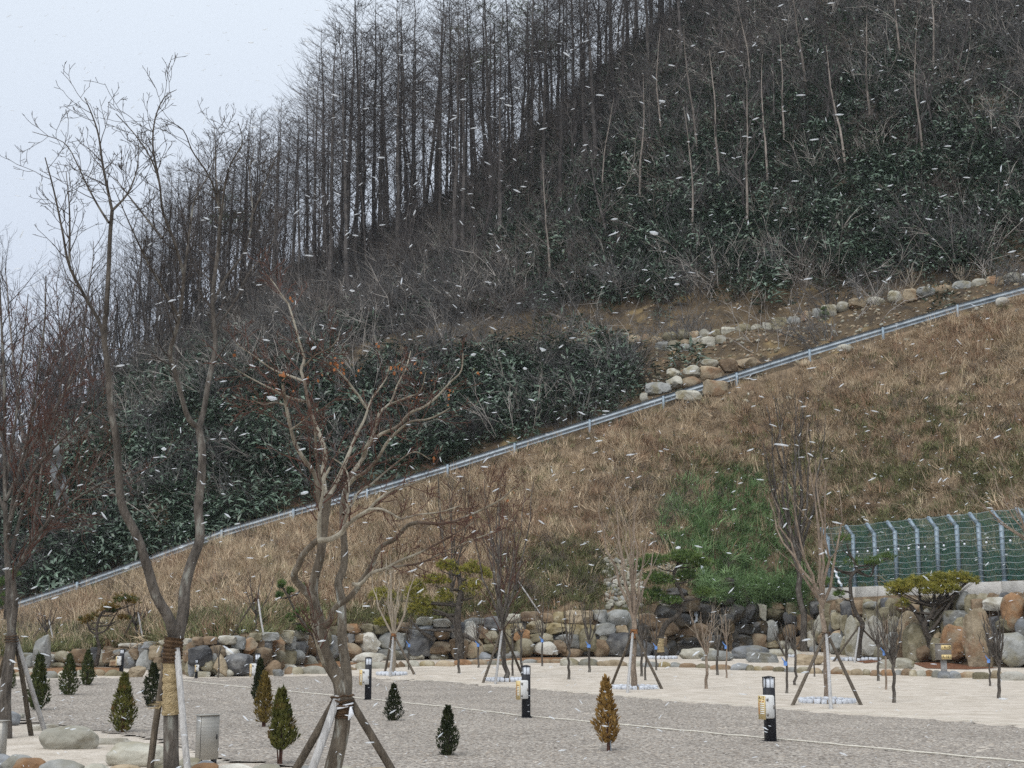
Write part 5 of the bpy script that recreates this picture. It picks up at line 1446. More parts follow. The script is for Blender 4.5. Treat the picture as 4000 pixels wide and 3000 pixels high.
b1 = Vector(GP(24, 2884)); Y1 = b1.y
T1 = [
 ([(24, 2884), (22, 2690), (38, 2560), (46, 2470)], 24, 20, (0, 0), 'T'),
 ([(46, 2480), (36, 2330), (30, 2200), (24, 2089), (20, 1945), (18, 1800), (16, 1489), (4, 1236), (-10, 900)], 17, 3, (0, .5), 'T'),
 ([(48, 2470), (60, 2330), (52, 2252), (90, 2180), (119, 2125), (163, 2071), (260, 1890), (350, 1740)], 13, 3, (0, -.8), 'B'),
 ([(32, 2200), (90, 1990), (150, 1800), (205, 1640), (290, 1440), (335, 1330)], 9, 2, (.2, 1.2), 'E'),
 ([(28, 2120), (60, 1900), (110, 1700), (140, 1500), (175, 1250), (180, 1080)], 9, 2, (.2, -.5), 'E'),
 ([(26, 2080), (90, 1900), (200, 1760), (330, 1640), (430, 1560)], 8, 2, (.1, -1.2), 'E'),
 ([(22, 1960), (100, 1790), (210, 1600), (320, 1430), (380, 1290)], 7, 2, (.2, 1.5), 'E'),
 ([(20, 1900), (60, 1650), (85, 1400), (110, 1150)], 7, 2, (.3, .8), 'E'),
 ([(52, 2250), (150, 2080), (280, 1960), (420, 1880), (530, 1850)], 7, 2, (0, -1.5), 'E'),
 ([(18, 1750), (-40, 1500), (-90, 1250)], 6, 2, (.3, 0), 'E'),
 ([(20, 2000), (-60, 1800), (-160, 1600)], 7, 2, (.3, 1), 'E'),
 ([(119, 2125), (150, 1950), (170, 1780), (230, 1560), (245, 1400)], 7, 2, (-.3, .5), 'E'),
 ([(100, 1790), (150, 1560), (220, 1370), (250, 1200)], 5, 1.5, (.5, 0), 'E'),
 ([(90, 2180), (200, 2050), (330, 1900), (400, 1760)], 6, 1.6, (-.2, .9), 'E')]
t1, l1 = hero(Y1, T1, M['bark_grey'], M['twig_red'], 'bare_tree', 'leaning bushy bare tree at the left edge with fan-shaped branches', b1, (.95, 16), rn)
ap = P(46, 2500, Y1)
tripod(ap, [GP(180, 2872), GP(122, 2874), GP(-60, 2830)], 'tripod with one pale stake propping the leaning tree at the left edge', pale=(0,))
# torn plastic snagged in that tree
mb = MB(); v = []; f = []
for (xa, ya, xb, yb, w) in [(200, 1790, 235, 1980, 22), (245, 1850, 262, 2000, 18), (215, 1700, 230, 1850, 14)]:
    k0 = len(v); n_ = 12
    for i in range(n_):
        t = i / (n_ - 1); c = Vector(P(xa + (xb - xa) * t + random.gauss(0, 4), ya + (yb - ya) * t, Y1 - .3 + .1 * math.sin(i)))
        ww = w * pxm(Y1) * random.uniform(.2, 1) * math.sin(math.pi * (t * .9 + .08))
        v += [(c + Vector((-ww, random.gauss(0, .02), 0)))[:], (c + Vector((ww, random.gauss(0, .02), .01)))[:]]
    for i in range(n_ - 1): f.append((k0 + 2 * i, k0 + 2 * i + 1, k0 + 2 * i + 3, k0 + 2 * i + 2))
mb.raw(v, f); tag(mb.build('torn_plastic', M['torn']), 'torn grey plastic sheet snagged in the branches of the left tree', 'plastic')

# ------------------------------------------------------------------ planted trees of the yard
def vase(name, label, base, fork_py, top_py, spread, nl, r0px, barkm, twm, seed, lev=2, Y=None, up=.45, group=None, kids=4, lean=0, wrapm=None, mid=None, cat='tree', asym=0.0, tw_r=.5, low_limbs=0):
    rnd = random.Random(seed)
    b = Vector(GP(*base)) if Y is None else Vector(P(base[0], base[1], Y))
    q = pxm(b.y); e = empty(name, b, label, cat, group)
    f = Vector(P(base[0] + lean, fork_py, b.y)) - b; H = Vector(P(base[0], top_py, b.y)).z - b.z; R_ = spread * q
    tr, br = MB(), MB(); r0 = r0px * q
    n = 7; pts = [Vector((0, 0, -.05)).lerp(f, i / n) + Vector((rnd.gauss(0, r0 * .35), rnd.gauss(0, r0 * .35), 0)) * (0 < i < n) for i in range(n + 1)]
    tr.tube([p[:] for p in pts], [r0 * (1.25 if i == 0 else 1.05 - .25 * i / n) for i in range(n + 1)], 8)
    for k in range(nl):
        a = 6.283 * (k + rnd.random() * .7) / nl; rr = R_ * rnd.uniform(.35, 1) if k else R_ * .12
        tgt = Vector((rr * math.cos(a) + asym * R_, rr * math.sin(a) * .9, H * rnd.uniform(.72, 1.0)))
        s = f + Vector((0, 0, -rnd.random() * .12 * f.z)); d = tgt - s; pl = [s]; m = 7
        for i in range(1, m + 1):
            t = i / m; bow = math.sin(math.pi * t) * .16 * rr
            pl.append(s + d * t + Vector((math.cos(a) * bow, math.sin(a) * bow, -bow * .25)) + Vector((rnd.gauss(0, .02), rnd.gauss(0, .02), 0)) * (H / 3))
        rl_ = [r0 * .54 * (1 - .86 * i / m) + .0035 for i in range(m + 1)]
        tr.tube([p[:] for p in pl], rl_, 6)
        twigs_along(br, np.array([p[:] for p in pl]), np.array(rl_), rnd, kids, d.length * (.42 if lev > 2 else .34), lev - 1, .2, up, .6, 3, .14, tw_r, .0035, None, .02)
    for k in range(low_limbs):
        a = rnd.uniform(0, 6.283); i = rnd.randint(3, n - 1)
        sprout(br, pts[i], Vector((math.cos(a), math.sin(a), .8)), H * rnd.uniform(.15, .3), r0 * .3, 2, rnd, up, .18, 4, 3, .6, 5, .55, None, .003)
    tr.build('trunk', barkm, e); br.build('branches', twm, e)
    if wrapm:
        mb = MB(); z0, z1, mm = wrapm; za, zb = P(0, z0, b.y)[2] - b.z, P(0, z1, b.y)[2] - b.z
        pp = [f * (z / f.z) for z in np.linspace(za, zb, 8)]; mb.tube([p[:] for p in pp], [r0 * (1.22 + .08 * math.sin(i * 2)) for i in range(8)], 10); mb.build('trunk_wrap', M[mm], e)
    return e
def pole_tripod(apex_px, Yref, poles, label, pale=(1,), pr=.036):
    ap = P(apex_px[0], apex_px[1], Yref); pl = []
    for p in poles: pl.append(GP(*p))
    return tripod(ap, pl, label, pale=pale, pr=pr)
for px, py, w, lab in [(1530, 2636, 106, 'cobble ring round the pale vase-shaped tree left of centre'), (1972, 2659, 136, 'cobble ring round the dark tree with reddish crown'),
                       (2480, 2690, 162, 'cobble ring round the pale tree with the rusty trunk wrap'), (3231, 2744, 196, 'cobble ring round the pinkish-barked tree at the right'),
                       (2585, 2572, 110, 'cobble ring round the wrapped pine by the waterfall'), (3343, 2578, 180, 'cobble ring at the curved pine with the tripod'), (3662, 2580, 168, 'cobble ring under the umbrella pine'),
                       (3120, 2566, 90, 'cobble ring behind the tan block at the foot of the dark trunk')]:
    stone_ring(px, py, w, lab)
vase('vase_tree', 'pale upright-branched tree in a cobble ring right of the maple', (1538, 2632), 2472, 2140, 130, 7, 8.5, M['twig_pale'], M['twig_pale'], 21, lev=1, kids=4, tw_r=.4, wrapm=(2500, 2474, 'rust'))
pole_tripod((1536, 2490), GP(1538, 2632)[1], [(1503, 2630), (1524, 2643), (1619, 2635)], 'tripod round the pale vase-shaped tree left of centre')
vase('dark_tree', 'dark bare tree with fine reddish crown and tripod in mid picture', (1973, 2655), 2440, 1860, 165, 9, 9.5, M['bark_grey'], M['twig_red'], 22, lev=3, kids=5, low_limbs=4, lean=-12)
pole_tripod((1962, 2466), GP(1973, 2655)[1], [(1887, 2667), (1935, 2672), (2043, 2643)], 'tripod round the dark tree with reddish crown')
vase('pale_tree', 'pale-barked tree with many upright rods and rusty trunk wrap', (2476, 2687), 2400, 1880, 150, 9, 11.5, M['bark_pale'], M['twig_pale'], 23, lev=1, kids=4, wrapm=(2494, 2458, 'rust'), up=.6, tw_r=.4)
pole_tripod((2472, 2475), GP(2476, 2687)[1], [(2391, 2672), (2451, 2706), (2585, 2691)], 'tripod round the pale tree with the rusty wrap')
vase('pinkish_tree', 'slender pinkish-barked tree with forked limbs behind a large tripod at right', (3230, 2738), 2330, 1640, 260, 7, 11, M['bark_pale'], M['bark_pale'], 24, lev=2, kids=3, up=.5, lean=-16, asym=-.25, tw_r=.38)
pole_tripod((3228, 2480), GP(3230, 2738)[1], [(3096, 2755), (3246, 2769), (3363, 2754)], 'large tripod round the pinkish-barked tree at right')
vase('dark_tree', 'tall dark leafless tree behind the pinkish-barked tree', (3140, 2556), 2200, 1480, 170, 10, 13, M['bark_grey'], M['twig_dark'], 25, lev=3, kids=5, lean=-22, Y=Yb_px(3140) - .5, up=.5)
vase('dark_tree', 'thin multi-stemmed dark tree on the slope between maple and reddish tree', (1765, 2395), 2310, 1830, 120, 6, 7, M['bark_grey'], M['twig_dark'], 26, lev=3, kids=4, Y=hit(1765, 2395))
vase('reddish_tree', 'bare sapling with red twigs against the dry slope left of the reddish crown', (1945, 2380), 2190, 1830, 120, 7, 5, M['bark_grey'], M['twig_red'], 27, lev=3, kids=4, Y=hit(1945, 2380))
vase('bare_tree', 'thin bare tree before the dry slope at the right edge', (4010, 2440), 2100, 1780, 150, 6, 6, M['bark_pale'], M['twig_pale'], 28, kids=3, Y=46, asym=-.5)

SAP = [((2759, 2691), 2547, 2365, 66, 8, 6, 'small pale-twigged sapling with goblet crown right of the centre tripod'),
       ((2802, 2637), 2528, 2360, 52, 6, 5, 'sapling just behind the goblet sapling before the waterfall'),
       ((2838, 2648), 2500, 2350, 40, 5, 3.2, 'thin sapling with a blue tie before the waterfall'),
       ((3072, 2708), 2566, 2420, 48, 6, 5, 'dark sapling with a blue tie left of the large tripod'),
       ((3106, 2676), 2540, 2400, 56, 6, 5.2, 'sapling with a side branch just left of the large tripod'),
       ((3181, 2643), 2480, 2390, 30, 4, 3, 'very thin sapling behind the left leg of the large tripod'),
       ((3431, 2660), 2520, 2360, 60, 6, 5, 'sapling in front of the pale greenish boulder'),
       ((3460, 2694), 2520, 2380, 44, 5, 4, 'thin grey sapling with a blue tie right of the pale greenish boulder'),
       ((3491, 2745), 2590, 2330, 90, 9, 7, 'dark spreading sapling nearest the camera at the right'),
       ((3867, 2680), 2560, 2400, 40, 5, 4, 'thin sapling with a blue tie near the right edge'),
       ((3902, 2728), 2594, 2370, 62, 12, 7, 'dense dark twiggy sapling near the right edge'),
       ((1867, 2608), 2500, 2340, 44, 5, 3.5, 'thin sapling with blue tie left of the reddish tree'),
       ((1792, 2630), 2512, 2400, 46, 5, 5, 'short sapling under the pine left of the reddish tree'),
       ((1597, 2616), 2500, 2390, 40, 5, 3, 'wispy sapling with a blue tie right of the pale vase-shaped tree'),
       ((2002, 2640), 2480, 2370, 44, 5, 4, 'thin sapling inside the tripod legs of the reddish tree'),
       ((2036, 2618), 2480, 2360, 44, 5, 4.5, 'sapling just right of the reddish tree'),
       ((2118, 2602), 2480, 2330, 48, 6, 3.6, 'thin sapling with a blue tie before the white wedge boulder'),
       ((2222, 2654), 2533, 2350, 56, 6, 5.2, 'sapling alone on the sand left of the rusty-wrapped tree'),
       ((2301, 2626), 2500, 2330, 56, 6, 5, 'sapling with a blue tie second left of the rusty-wrapped tree'),
       ((2506, 2642), 2500, 2330, 46, 5, 5, 'sapling directly behind the rusty-wrapped tree'),
       ((2521, 2657), 2540, 2400, 40, 4, 4, 'short sapling between the tripod legs of the rusty-wrapped tree'),
       ((2564, 2618), 2510, 2370, 46, 6, 3.6, 'thin sapling with a blue tie right of the rusty-wrapped tree'),
       ((855, 2648), 2560, 2500, 30, 4, 3, 'leafless seedling before the black slate boulder'),
       ((1075, 2632), 2570, 2490, 34, 4, 3, 'leafless seedling beside the smooth grey boulder')]
for i, (b, fk, tp, sp, nl, r, lab) in enumerate(SAP):
    e = vase('sapling', lab, b, fk, tp, sp, nl, r, M['bark_grey'] if i not in (0, 2, 7) else M['bark_pale'], M['twig_dark'] if i not in (0, 1, 2) else M['twig_pale'], 60 + i, lev=1, kids=4, group='young saplings planted on the sand', cat='sapling')
    if 'blue tie' in lab:
        q = pxm(e.location.y); zt = (b[1] - fk) * q * .78; mb = MB()
        mb.tube([(0, 0, zt - .05), (0, 0, zt), (0, 0, zt + .05)], [r * q * 1.5] * 3, 7)
        mb.tube([(0, -.03, zt + .03), (-.07, -.05, zt + .10), (-.10, -.05, zt + .16)], [.016, .014, .004], 4); mb.build('blue_tie', M['blue'], e)
# staked young trees on the slope
for i, (bx, by, topy, sp, sx, sy, lab) in enumerate([(182, 2530, 2330, 90, 225, 2520, 'staked bare young tree on the slope behind the tall standing stone'), (530, 2510, 2310, 80, 578, 2492, 'staked bare young tree on the slope left of the burlap-wrapped tree'),
                                                   (1000, 2470, 2230, 90, 1037, 2450, 'staked bare young tree on the slope behind the conifer shrubs'), (2020, 2370, 2160, 90, 2090, 2375, 'staked bare young tree on the slope above the reddish tree')]):
    Yt = hit(bx, by)
    p = P(bx, by, Yt); zb = tz(p[0], Yt)
    e = vase('young_tree', lab, (bx, by), by - 70, topy, sp, 6, 4.5, M['bark_grey'], M['twig_red'], 100 + i, Y=Yt, kids=4)
    tripod((p[0], Yt, zb + .95), [(p[0] + (sx - bx) * pxm(Yt) * 1.2, Yt - .5, tz(p[0], Yt - .5)), (p[0] - .75, Yt - .3, tz(p[0] - .75, Yt - .3))], 'pair of stakes propping the ' + lab.replace('staked bare ', ''), pale=(0,), pr=.03)

# ------------------------------------------------------------------ pines
def needle_pad(mb, c, rx, ry, rz, n, L, w, rnd, nn=12):
    v, f = [], []
    for _ in range(n):
        a = rnd.uniform(0, 6.283); t = math.sqrt(rnd.random())
        x, y = rx * t * math.cos(a), ry * t * math.sin(a)
        z = rz * math.sqrt(max(0, 1 - t * t)) * rnd.uniform(.15, 1) * (1 if rnd.random() < .85 else -.35)
        q = Vector((c[0] + x, c[1] + y, c[2] + z)); out_ = Vector((x / rx * .7, y / ry * .7, 1.0)).normalized()
        for _k in range(nn):
            d = (out_ + Vector((rnd.gauss(0, .55), rnd.gauss(0, .55), rnd.gauss(0, .4)))).normalized(); s = d.cross(Vector((rnd.gauss(0, 1), rnd.gauss(0, 1), rnd.gauss(0, 1)))).normalized() * w
            l = L * rnd.uniform(.6, 1.15); k = len(v); v += [(q - s)[:], (q + s)[:], (q + d * l)[:]]; f.append((k, k + 1, k + 2))
    mb.raw(v, f)
def pine(label, trunk_px, Y, r0, r1, pads, m, seed, barkm='pine_trunk', dens=75, extra=(), wrapz=None, sparse=()):
    rnd = random.Random(seed); q = pxm(Y); b = Vector(P(*trunk_px[0], Y)); e = empty('pine_tree', b, label, 'pine'); off = np.array(b)
    tr, fo = MB(), MB(); p, r = traced(tr, trunk_px, Y, Y, r0 * q, r1 * q, sides=8)
    for ex in extra: traced(tr, ex, Y, Y + rnd.uniform(-.5, .5), r0 * .55 * q, r1 * .5 * q, sides=6)
    for box in pads:
        x0, y0, x1, y1 = box[:4]; dy = rnd.uniform(-.5, .5) * (x1 - x0) * q * .6
        c = Vector(P((x0 + x1) / 2, y1 - (y1 - y0) * .22, Y + dy)); rx = (x1 - x0) / 2 * q; rz = (y1 - y0) * .75 * q; ry = rx * .8
        k = int(max(14, math.pi * rx * ry * dens))
        # a lumpy pad: several sub-cushions
        for _ in range(4):
            o = Vector((rnd.uniform(-.45, .45) * rx, rnd.uniform(-.45, .45) * ry, rnd.uniform(-.2, .2) * rz)); needle_pad(fo, c + o, rx * .62, ry * .62, rz * .8, max(9, k // 2), .15, .0105, rnd, 14)
        d = np.linalg.norm(p - np.array(c), axis=1) + np.abs(p[:, 2] - (c.z - .3)) * .6; i = int(np.argmin(d)); s = Vector(p[i])
        for j in range(4):
            t = c + Vector((rnd.uniform(-.7, .7) * rx, rnd.uniform(-.7, .7) * ry, -.03)); md = s.lerp(t, .5) + Vector((rnd.gauss(0, .08), rnd.gauss(0, .08), -.06))
            tr.tube([s[:], s.lerp(md, .5)[:], md[:], md.lerp(t, .5)[:], t[:]], [r[i] * .5 + .006, r[i] * .4 + .006, .014, .010, .005], 5)
    o = tr.build('trunk', M[barkm], e); o.location = -b
    o = fo.build('needles', M[m], e, smooth=False); o.location = -b
    if wrapz:
        mb = MB(); qz = [(a, c) for a, c in zip(p, r) if wrapz[0] <= a[2] <= wrapz[1]]
        if len(qz) > 1:
            pp, rr = bez(qz, 14); mb.tube((pp - off).tolist(), [c * (1.25 + .12 * math.sin(i * 2.2)) for i, c in enumerate(rr)], 9); mb.build('trunk_wrap', M['burlap'], e)
    return e
pine('broad green and yellow pine with a thick dark trunk left of centre', [(1792, 2582), (1795, 2500), (1786, 2440), (1790, 2380), (1800, 2300), (1790, 2230), (1785, 2190)], Yb_px(1790) - .7, 20, 7,
     [(1440, 2288, 1550, 2345), (1555, 2262, 1665, 2345), (1600, 2310, 1740, 2400), (1640, 2240, 1770, 2290), (1690, 2180, 1790, 2235), (1770, 2185, 1880, 2250), (1800, 2250, 1890, 2330), (1700, 2290, 1780, 2350), (1450, 2410, 1560, 2450), (1850, 2210, 1925, 2260)], 'pine_yellow', 31, dens=120,
     extra=([(1786, 2440), (1740, 2400), (1690, 2380)], [(1810, 2480), (1850, 2500), (1880, 2520)], [(1700, 2500), (1650, 2470), (1600, 2420)]))
pine('green pine with a wrapped trunk leaning over the waterfall', [(2582, 2566), (2580, 2500), (2600, 2440), (2650, 2400), (2668, 2350), (2655, 2300), (2630, 2260), (2650, 2200)], Yb_px(2582) - .7, 13, 5,
     [(2500, 2160, 2620, 2215), (2600, 2140, 2770, 2200), (2510, 2225, 2640, 2280), (2500, 2290, 2600, 2345), (2640, 2215, 2740, 2265), (2705, 2290, 2800, 2330), (2560, 2320, 2660, 2360), (2450, 2180, 2530, 2240), (2690, 2165, 2790, 2215)], 'pine', 32, 'pine_trunk', dens=150, wrapz=(P(0, 2560, Yb_px(2582) - .7)[2], P(0, 2482, Yb_px(2582) - .7)[2]))
pine('curved slender pine with open needle clusters and a tripod before the fence', [(3352, 2580), (3362, 2470), (3370, 2440), (3345, 2400), (3328, 2350), (3322, 2300), (3328, 2245), (3345, 2230), (3330, 2180)], GP(3352, 2580)[1], 12, 5,
     [(3290, 2172, 3365, 2215), (3360, 2180, 3430, 2215), (3430, 2152, 3500, 2190), (3205, 2170, 3260, 2215), (3215, 2250, 3270, 2290), (3250, 2085, 3320, 2120), (3390, 2165, 3450, 2205), (3255, 2300, 3300, 2330)], 'pine', 33, dens=55,
     extra=([(3345, 2230), (3400, 2250), (3420, 2200), (3470, 2180)], [(3330, 2245), (3280, 2230), (3240, 2200)]))
pole_tripod((3358, 2452), GP(3352, 2580)[1], [(3256, 2584), (3338, 2588), (3488, 2574)], 'tripod round the curved pine before the fence', pale=(1,))
pine('wide umbrella-shaped pine with yellowish needles under the fence', [(3640, 2575), (3632, 2500), (3610, 2440), (3640, 2400), (3650, 2370)], GP(3640, 2588)[1], 15, 8,
     [(3445, 2262, 3560, 2315), (3520, 2245, 3650, 2300), (3600, 2232, 3720, 2285), (3690, 2225, 3800, 2275), (3740, 2235, 3830, 2280), (3560, 2270, 3680, 2320), (3660, 2270, 3760, 2315), (3500, 2330, 3560, 2375), (3640, 2290, 3700, 2325), (3470, 2290, 3540, 2330), (3480, 2258, 3600, 2310), (3560, 2240, 3690, 2296), (3640, 2232, 3770, 2290)], 'pine_yellow', 34, dens=130,
     extra=([(3625, 2480), (3580, 2400), (3520, 2330), (3490, 2300)], [(3635, 2470), (3690, 2390), (3740, 2310), (3780, 2270)], [(3632, 2500), (3600, 2380), (3590, 2300)], [(3640, 2420), (3700, 2340), (3700, 2280)], [(3600, 2420), (3550, 2360), (3530, 2350)]))
pine('small orange-yellow pine with a bent trunk at the left before the slope', [(375, 2598), (388, 2530), (378, 2480), (382, 2430), (400, 2390)], Yb_px(375) - .7, 9, 4,
     [(330, 2385, 420, 2430), (375, 2340, 470, 2385), (420, 2318, 520, 2360), (490, 2320, 560, 2360), (300, 2400, 370, 2440), (440, 2400, 510, 2425), (400, 2370, 470, 2400)], 'pine_dry', 35, dens=55, extra=([(378, 2480), (350, 2460), (340, 2420)], [(380, 2475), (410, 2465), (440, 2420), (470, 2370)]))
pine('thin sparse green pine behind the maple trunks', [(1245, 2580), (1240, 2530), (1225, 2490), (1190, 2440), (1150, 2380), (1120, 2320), (1100, 2290)], Yb_px(1200) - .7, 7, 3,
     [(1080, 2262, 1112, 2300), (1075, 2308, 1105, 2335), (1115, 2290, 1150, 2325), (1130, 2370, 1200, 2410), (1100, 2400, 1170, 2440), (1150, 2430, 1215, 2470), (1170, 2280, 1195, 2305), (1180, 2440, 1240, 2480)], 'pine', 36, dens=60)
pine('small green pine at the left end of the guardrail', [(20, 2420), (25, 2350), (30, 2300)], 62.0, 8, 4, [(-30, 2250, 50, 2300), (0, 2300, 70, 2350), (20, 2210, 90, 2260), (-40, 2330, 40, 2370)], 'pine', 37, dens=80)
pine('tiny light green conifer standing by the stone line above the guardrail', [(3218, 1268), (3219, 1235), (3220, 1200)], 80.5, 5, 2, [(3195, 1240, 3242, 1262), (3200, 1215, 3238, 1238), (3208, 1195, 3232, 1215)], 'pine', 38, dens=60)
for px, py, topy, lab in [(3562, 1162, 1035, 'pale leafless shrub tree on the stone line, left one of the pair'), (3758, 1138, 1025, 'pale leafless shrub tree on the stone line, right one of the pair near the corner')]:
    vase('shrub_tree', lab, (px, py), py - 40, topy, 50, 8, 4, M['twig_pale'], M['twig_pale'], px, Y=79.6, kids=4)

# ------------------------------------------------------------------ waterfall in the wall gap
wf = empty('waterfall_rocks', P(2700, 2560, 55.5), 'dark wet rock ledges of the small garden waterfall', 'rocks'); wl = Vector(wf.location)
WR = '''2440 2500 2540 2566 d|2490 2530 2600 2572 d f|2460 2440 2540 2520 k|2530 2470 2590 2530 n|2530 2420 2640 2480 n|2600 2400 2700 2450 k|2640 2440 2760 2490 n f|2560 2500 2640 2560 k r|2630 2490 2720 2560 k|2690 2520 2760 2562 k r|2720 2485 2805 2505 b f|2740 2500 2830 2550 k|2700 2360 2790 2440 k|2770 2400 2860 2480 k|2800 2360 2900 2440 k|2840 2440 2930 2480 k f|2840 2452 2940 2475 b f
2870 2355 2960 2440 k|2850 2480 2940 2530 k|2900 2480 2985 2540 n|2920 2430 2985 2490 k|2560 2370 2640 2430 k|2640 2330 2720 2400 k|2720 2300 2800 2370 k|2600 2300 2680 2340 k|2780 2260 2860 2330 k|2840 2300 2920 2360 k|2780 2320 2870 2370 k|2480 2400 2560 2450 n|2560 2540 2650 2566 d f|2420 2470 2480 2540 d'''
for box, c, code in parse(WR):
    yb, h = wall_Y(box); o = rock_at('rock', [box[0] - 8, box[1] - 4, box[2] + 8, box[3] + 6], yb + .25 + .42 * h, ST[c], styl(box, code) if code else random.choice(['blk', 'crag']), wf, depth=.9); o.location = Vector(o.location) - wl
for px in range(2450, 3000, 40):
    for lvl in range(5):
        y1 = 2566 - lvl * 52; box = (px - 34, y1 - 62, px + 36, y1)
        if box[1] < float(np.interp(px, [p[0] for p in TOP], [p[1] for p in TOP])) - 12: continue
        yb, h = wall_Y(box); o = rock_at('rock', box, yb + .75 + .42 * h, ST['k'], 'blk', wf, depth=.7, lo=True); o.location = Vector(o.location) - wl
ov = []
for _ in range(900):
    px = random.uniform(2735, 3140); py = random.gauss(2325, 26) + .06 * (px - 2940) * 0
    if px < 2800 and py > 2350: continue
    ov.append(P(px, py, Yb_px(px) + random.uniform(.35, 1.3)))
scatter('overhanging_grass', ov, vs('lush_tuft', M['brightleaf'], 3, n=26, h=.6, lean=1.5, w=.012), (.5, 1.0), 'green grass hanging over the ledges of the waterfall', .4)
wfall = empty('waterfall', P(2690, 2500, 54.8), 'thin white water trickling down the dark ledges into a small pool', 'waterfall'); wl2 = Vector(wfall.location)
def stream(pxs, Y0, Y1, wpx):
    mb = MB(); v = []; n_ = 16; pts, _ = bez([(P(a, b, Y0 + (Y1 - Y0) * i / (len(pxs) - 1)), 1) for i, (a, b) in enumerate(pxs)], n_)
    for i, p in enumerate(pts):
        w = wpx * pxm(Y0) * random.uniform(.5, 1.2) / 2
        v += [(p[0] - w, p[1], p[2]), (p[0], p[1] - w * .8, p[2]), (p[0] + w, p[1], p[2])]
    f = []
    for i in range(n_ - 1):
        for j in (0, 1): f.append((i * 3 + j, i * 3 + j + 1, i * 3 + 4 + j, i * 3 + 3 + j))
    mb.raw(np.array(v) - np.array(wl2), f); mb.build('cascade', M['water'], wfall)
yb27 = Yb_px(2700)
stream([(2717, 2372), (2716, 2390), (2720, 2420), (2708, 2436)], yb27 + 1.0, yb27 + .55, 14)
stream([(2668, 2462), (2665, 2480), (2660, 2500)], yb27 + .5, yb27 + .0, 16)
stream([(2892, 2366), (2889, 2400), (2887, 2436)], Yb_px(2890) + .75, Yb_px(2890) + .45, 5)
stream([(2724, 2180), (2735, 2200), (2745, 2225), (2740, 2250)], yb27 + 3.2, yb27 + 2.7, 16)
stream([(2603, 2515), (2602, 2540)], yb27 - .1, yb27 - .2, 6)
mb = MB(); n_ = 22; c = P(2672, 2512, yb27 - .15)
v = [(c[0], c[1], c[2])] + [(c[0] + .85 * math.cos(6.283 * i / n_) * (1 + .12 * math.sin(i * 2)), c[1] + .42 * math.sin(6.283 * i / n_), c[2]) for i in range(n_)]
mb.raw(np.array(v) - np.array(wl2), [(0, 1 + i, 1 + (i + 1) % n_) for i in range(n_)]); mb.build('pool', M['pool'], wfall)
# fieldstone facing beside the waterfall
sp_ = empty('fieldstone_wall', P(2440, 2360, 57), 'patch of small white field stones on the slope beside the waterfall', 'stone facing'); sl_ = Vector(sp_.location)
cnt = 0
for _ in range(2600):
    px, py = random.uniform(2350, 2800), random.uniform(2190, 2400)
    inside = (2372 + (2400 - py) * -.06 < px < 2505 and py < 2375) or (2580 < px < 2650 and 2325 < py < 2385) or (2560 < px < 2650 and 2205 < py < 2260 and random.random() < .6)
    if not inside or cnt > 260: continue
    yw = float(np.interp((px - 2000) / F, T_S, T_Y)); p = None; Yt = yw + .1
    for _k in range(40):
        p = P(px, py, Yt)
        if p[2] <= tz(p[0], Yt): break
        Yt += .12
    s = random.uniform(.11, .23)
    if any((px - a) ** 2 + (py - b_) ** 2 < 130 for a, b_ in exec_later): continue
    exec_later.append((px, py)); cnt += 1
    o = link_mesh('stone', rock_mesh('stone', random.choice(['round', 'crag', 'blk']), (s * 1.5, s * .9, s * 1.1), ST[random.choice('wpppg')], lo=True), sp_, Vector((p[0], Yt - .18, p[2] + .02)) - sl_)
    o.rotation_euler = (0, random.uniform(-.6, .6), 0)
wb = rock_at('stone', (2612, 2225, 2668, 2248), 58.5, ST['w'], 'flat', None); tag(wb, 'flat white slab above the waterfall pine', 'stone')

# ------------------------------------------------------------------ forest on the hill
def larch(seed, H=20.0):
    rnd = random.Random(seed); tr, br = MB(), MB(); n = 14; ln = rnd.uniform(-.02, .02); r0 = H * rnd.uniform(.0075, .0105)
    pts = [Vector((ln * H * (i / n) ** 2 + rnd.gauss(0, .04), rnd.gauss(0, .04), H * i / n - .4 * (i == 0))) for i in range(n + 1)]
    tr.tube([p[:] for p in pts], [r0 * (1 - .93 * (i / n) ** 1.1) for i in range(n + 1)], 6)
    for k in range(120):
        t = .22 + .77 * (k + rnd.random()) / 120; i = min(n - 1, int(t * n)); q = pts[i].lerp(pts[i + 1], t * n - i)
        a = rnd.uniform(0, 6.283); full = 1.0 if t > .42 else rnd.uniform(.15, .55)
        L = H * .235 * (1 - max(0, t - .42) / .62) ** .8 * full * rnd.uniform(.7, 1.2) + .25
        d = Vector((math.cos(a), math.sin(a), rnd.uniform(.0, .75))); pl = [q]; m = 4
        for j in range(m):
            d = (d + Vector((rnd.gauss(0, .1), rnd.gauss(0, .1), .10))).normalized(); pl.append(pl[-1] + d * L / m)
        br.tube([p[:] for p in pl], [.026 * (1 - .7 * t), .021 * (1 - .7 * t), .017 * (1 - .6 * t), .011, .006], 3)
        if t > .36:
            for j in range(7):
                u = rnd.random(); jj = min(m - 1, int(u * m)); s = pl[jj].lerp(pl[jj + 1], u * m - jj); e = (d + Vector((rnd.gauss(0, .7), rnd.gauss(0, .7), rnd.uniform(-.5, .6)))).normalized(); l2 = L * rnd.uniform(.15, .4)
                br.tube([s[:], (s + e * l2 * .5)[:], (s + e * l2 + Vector((0, 0, .06 * l2)))[:]], [.010, .008, .004], 3)
    return tr, br
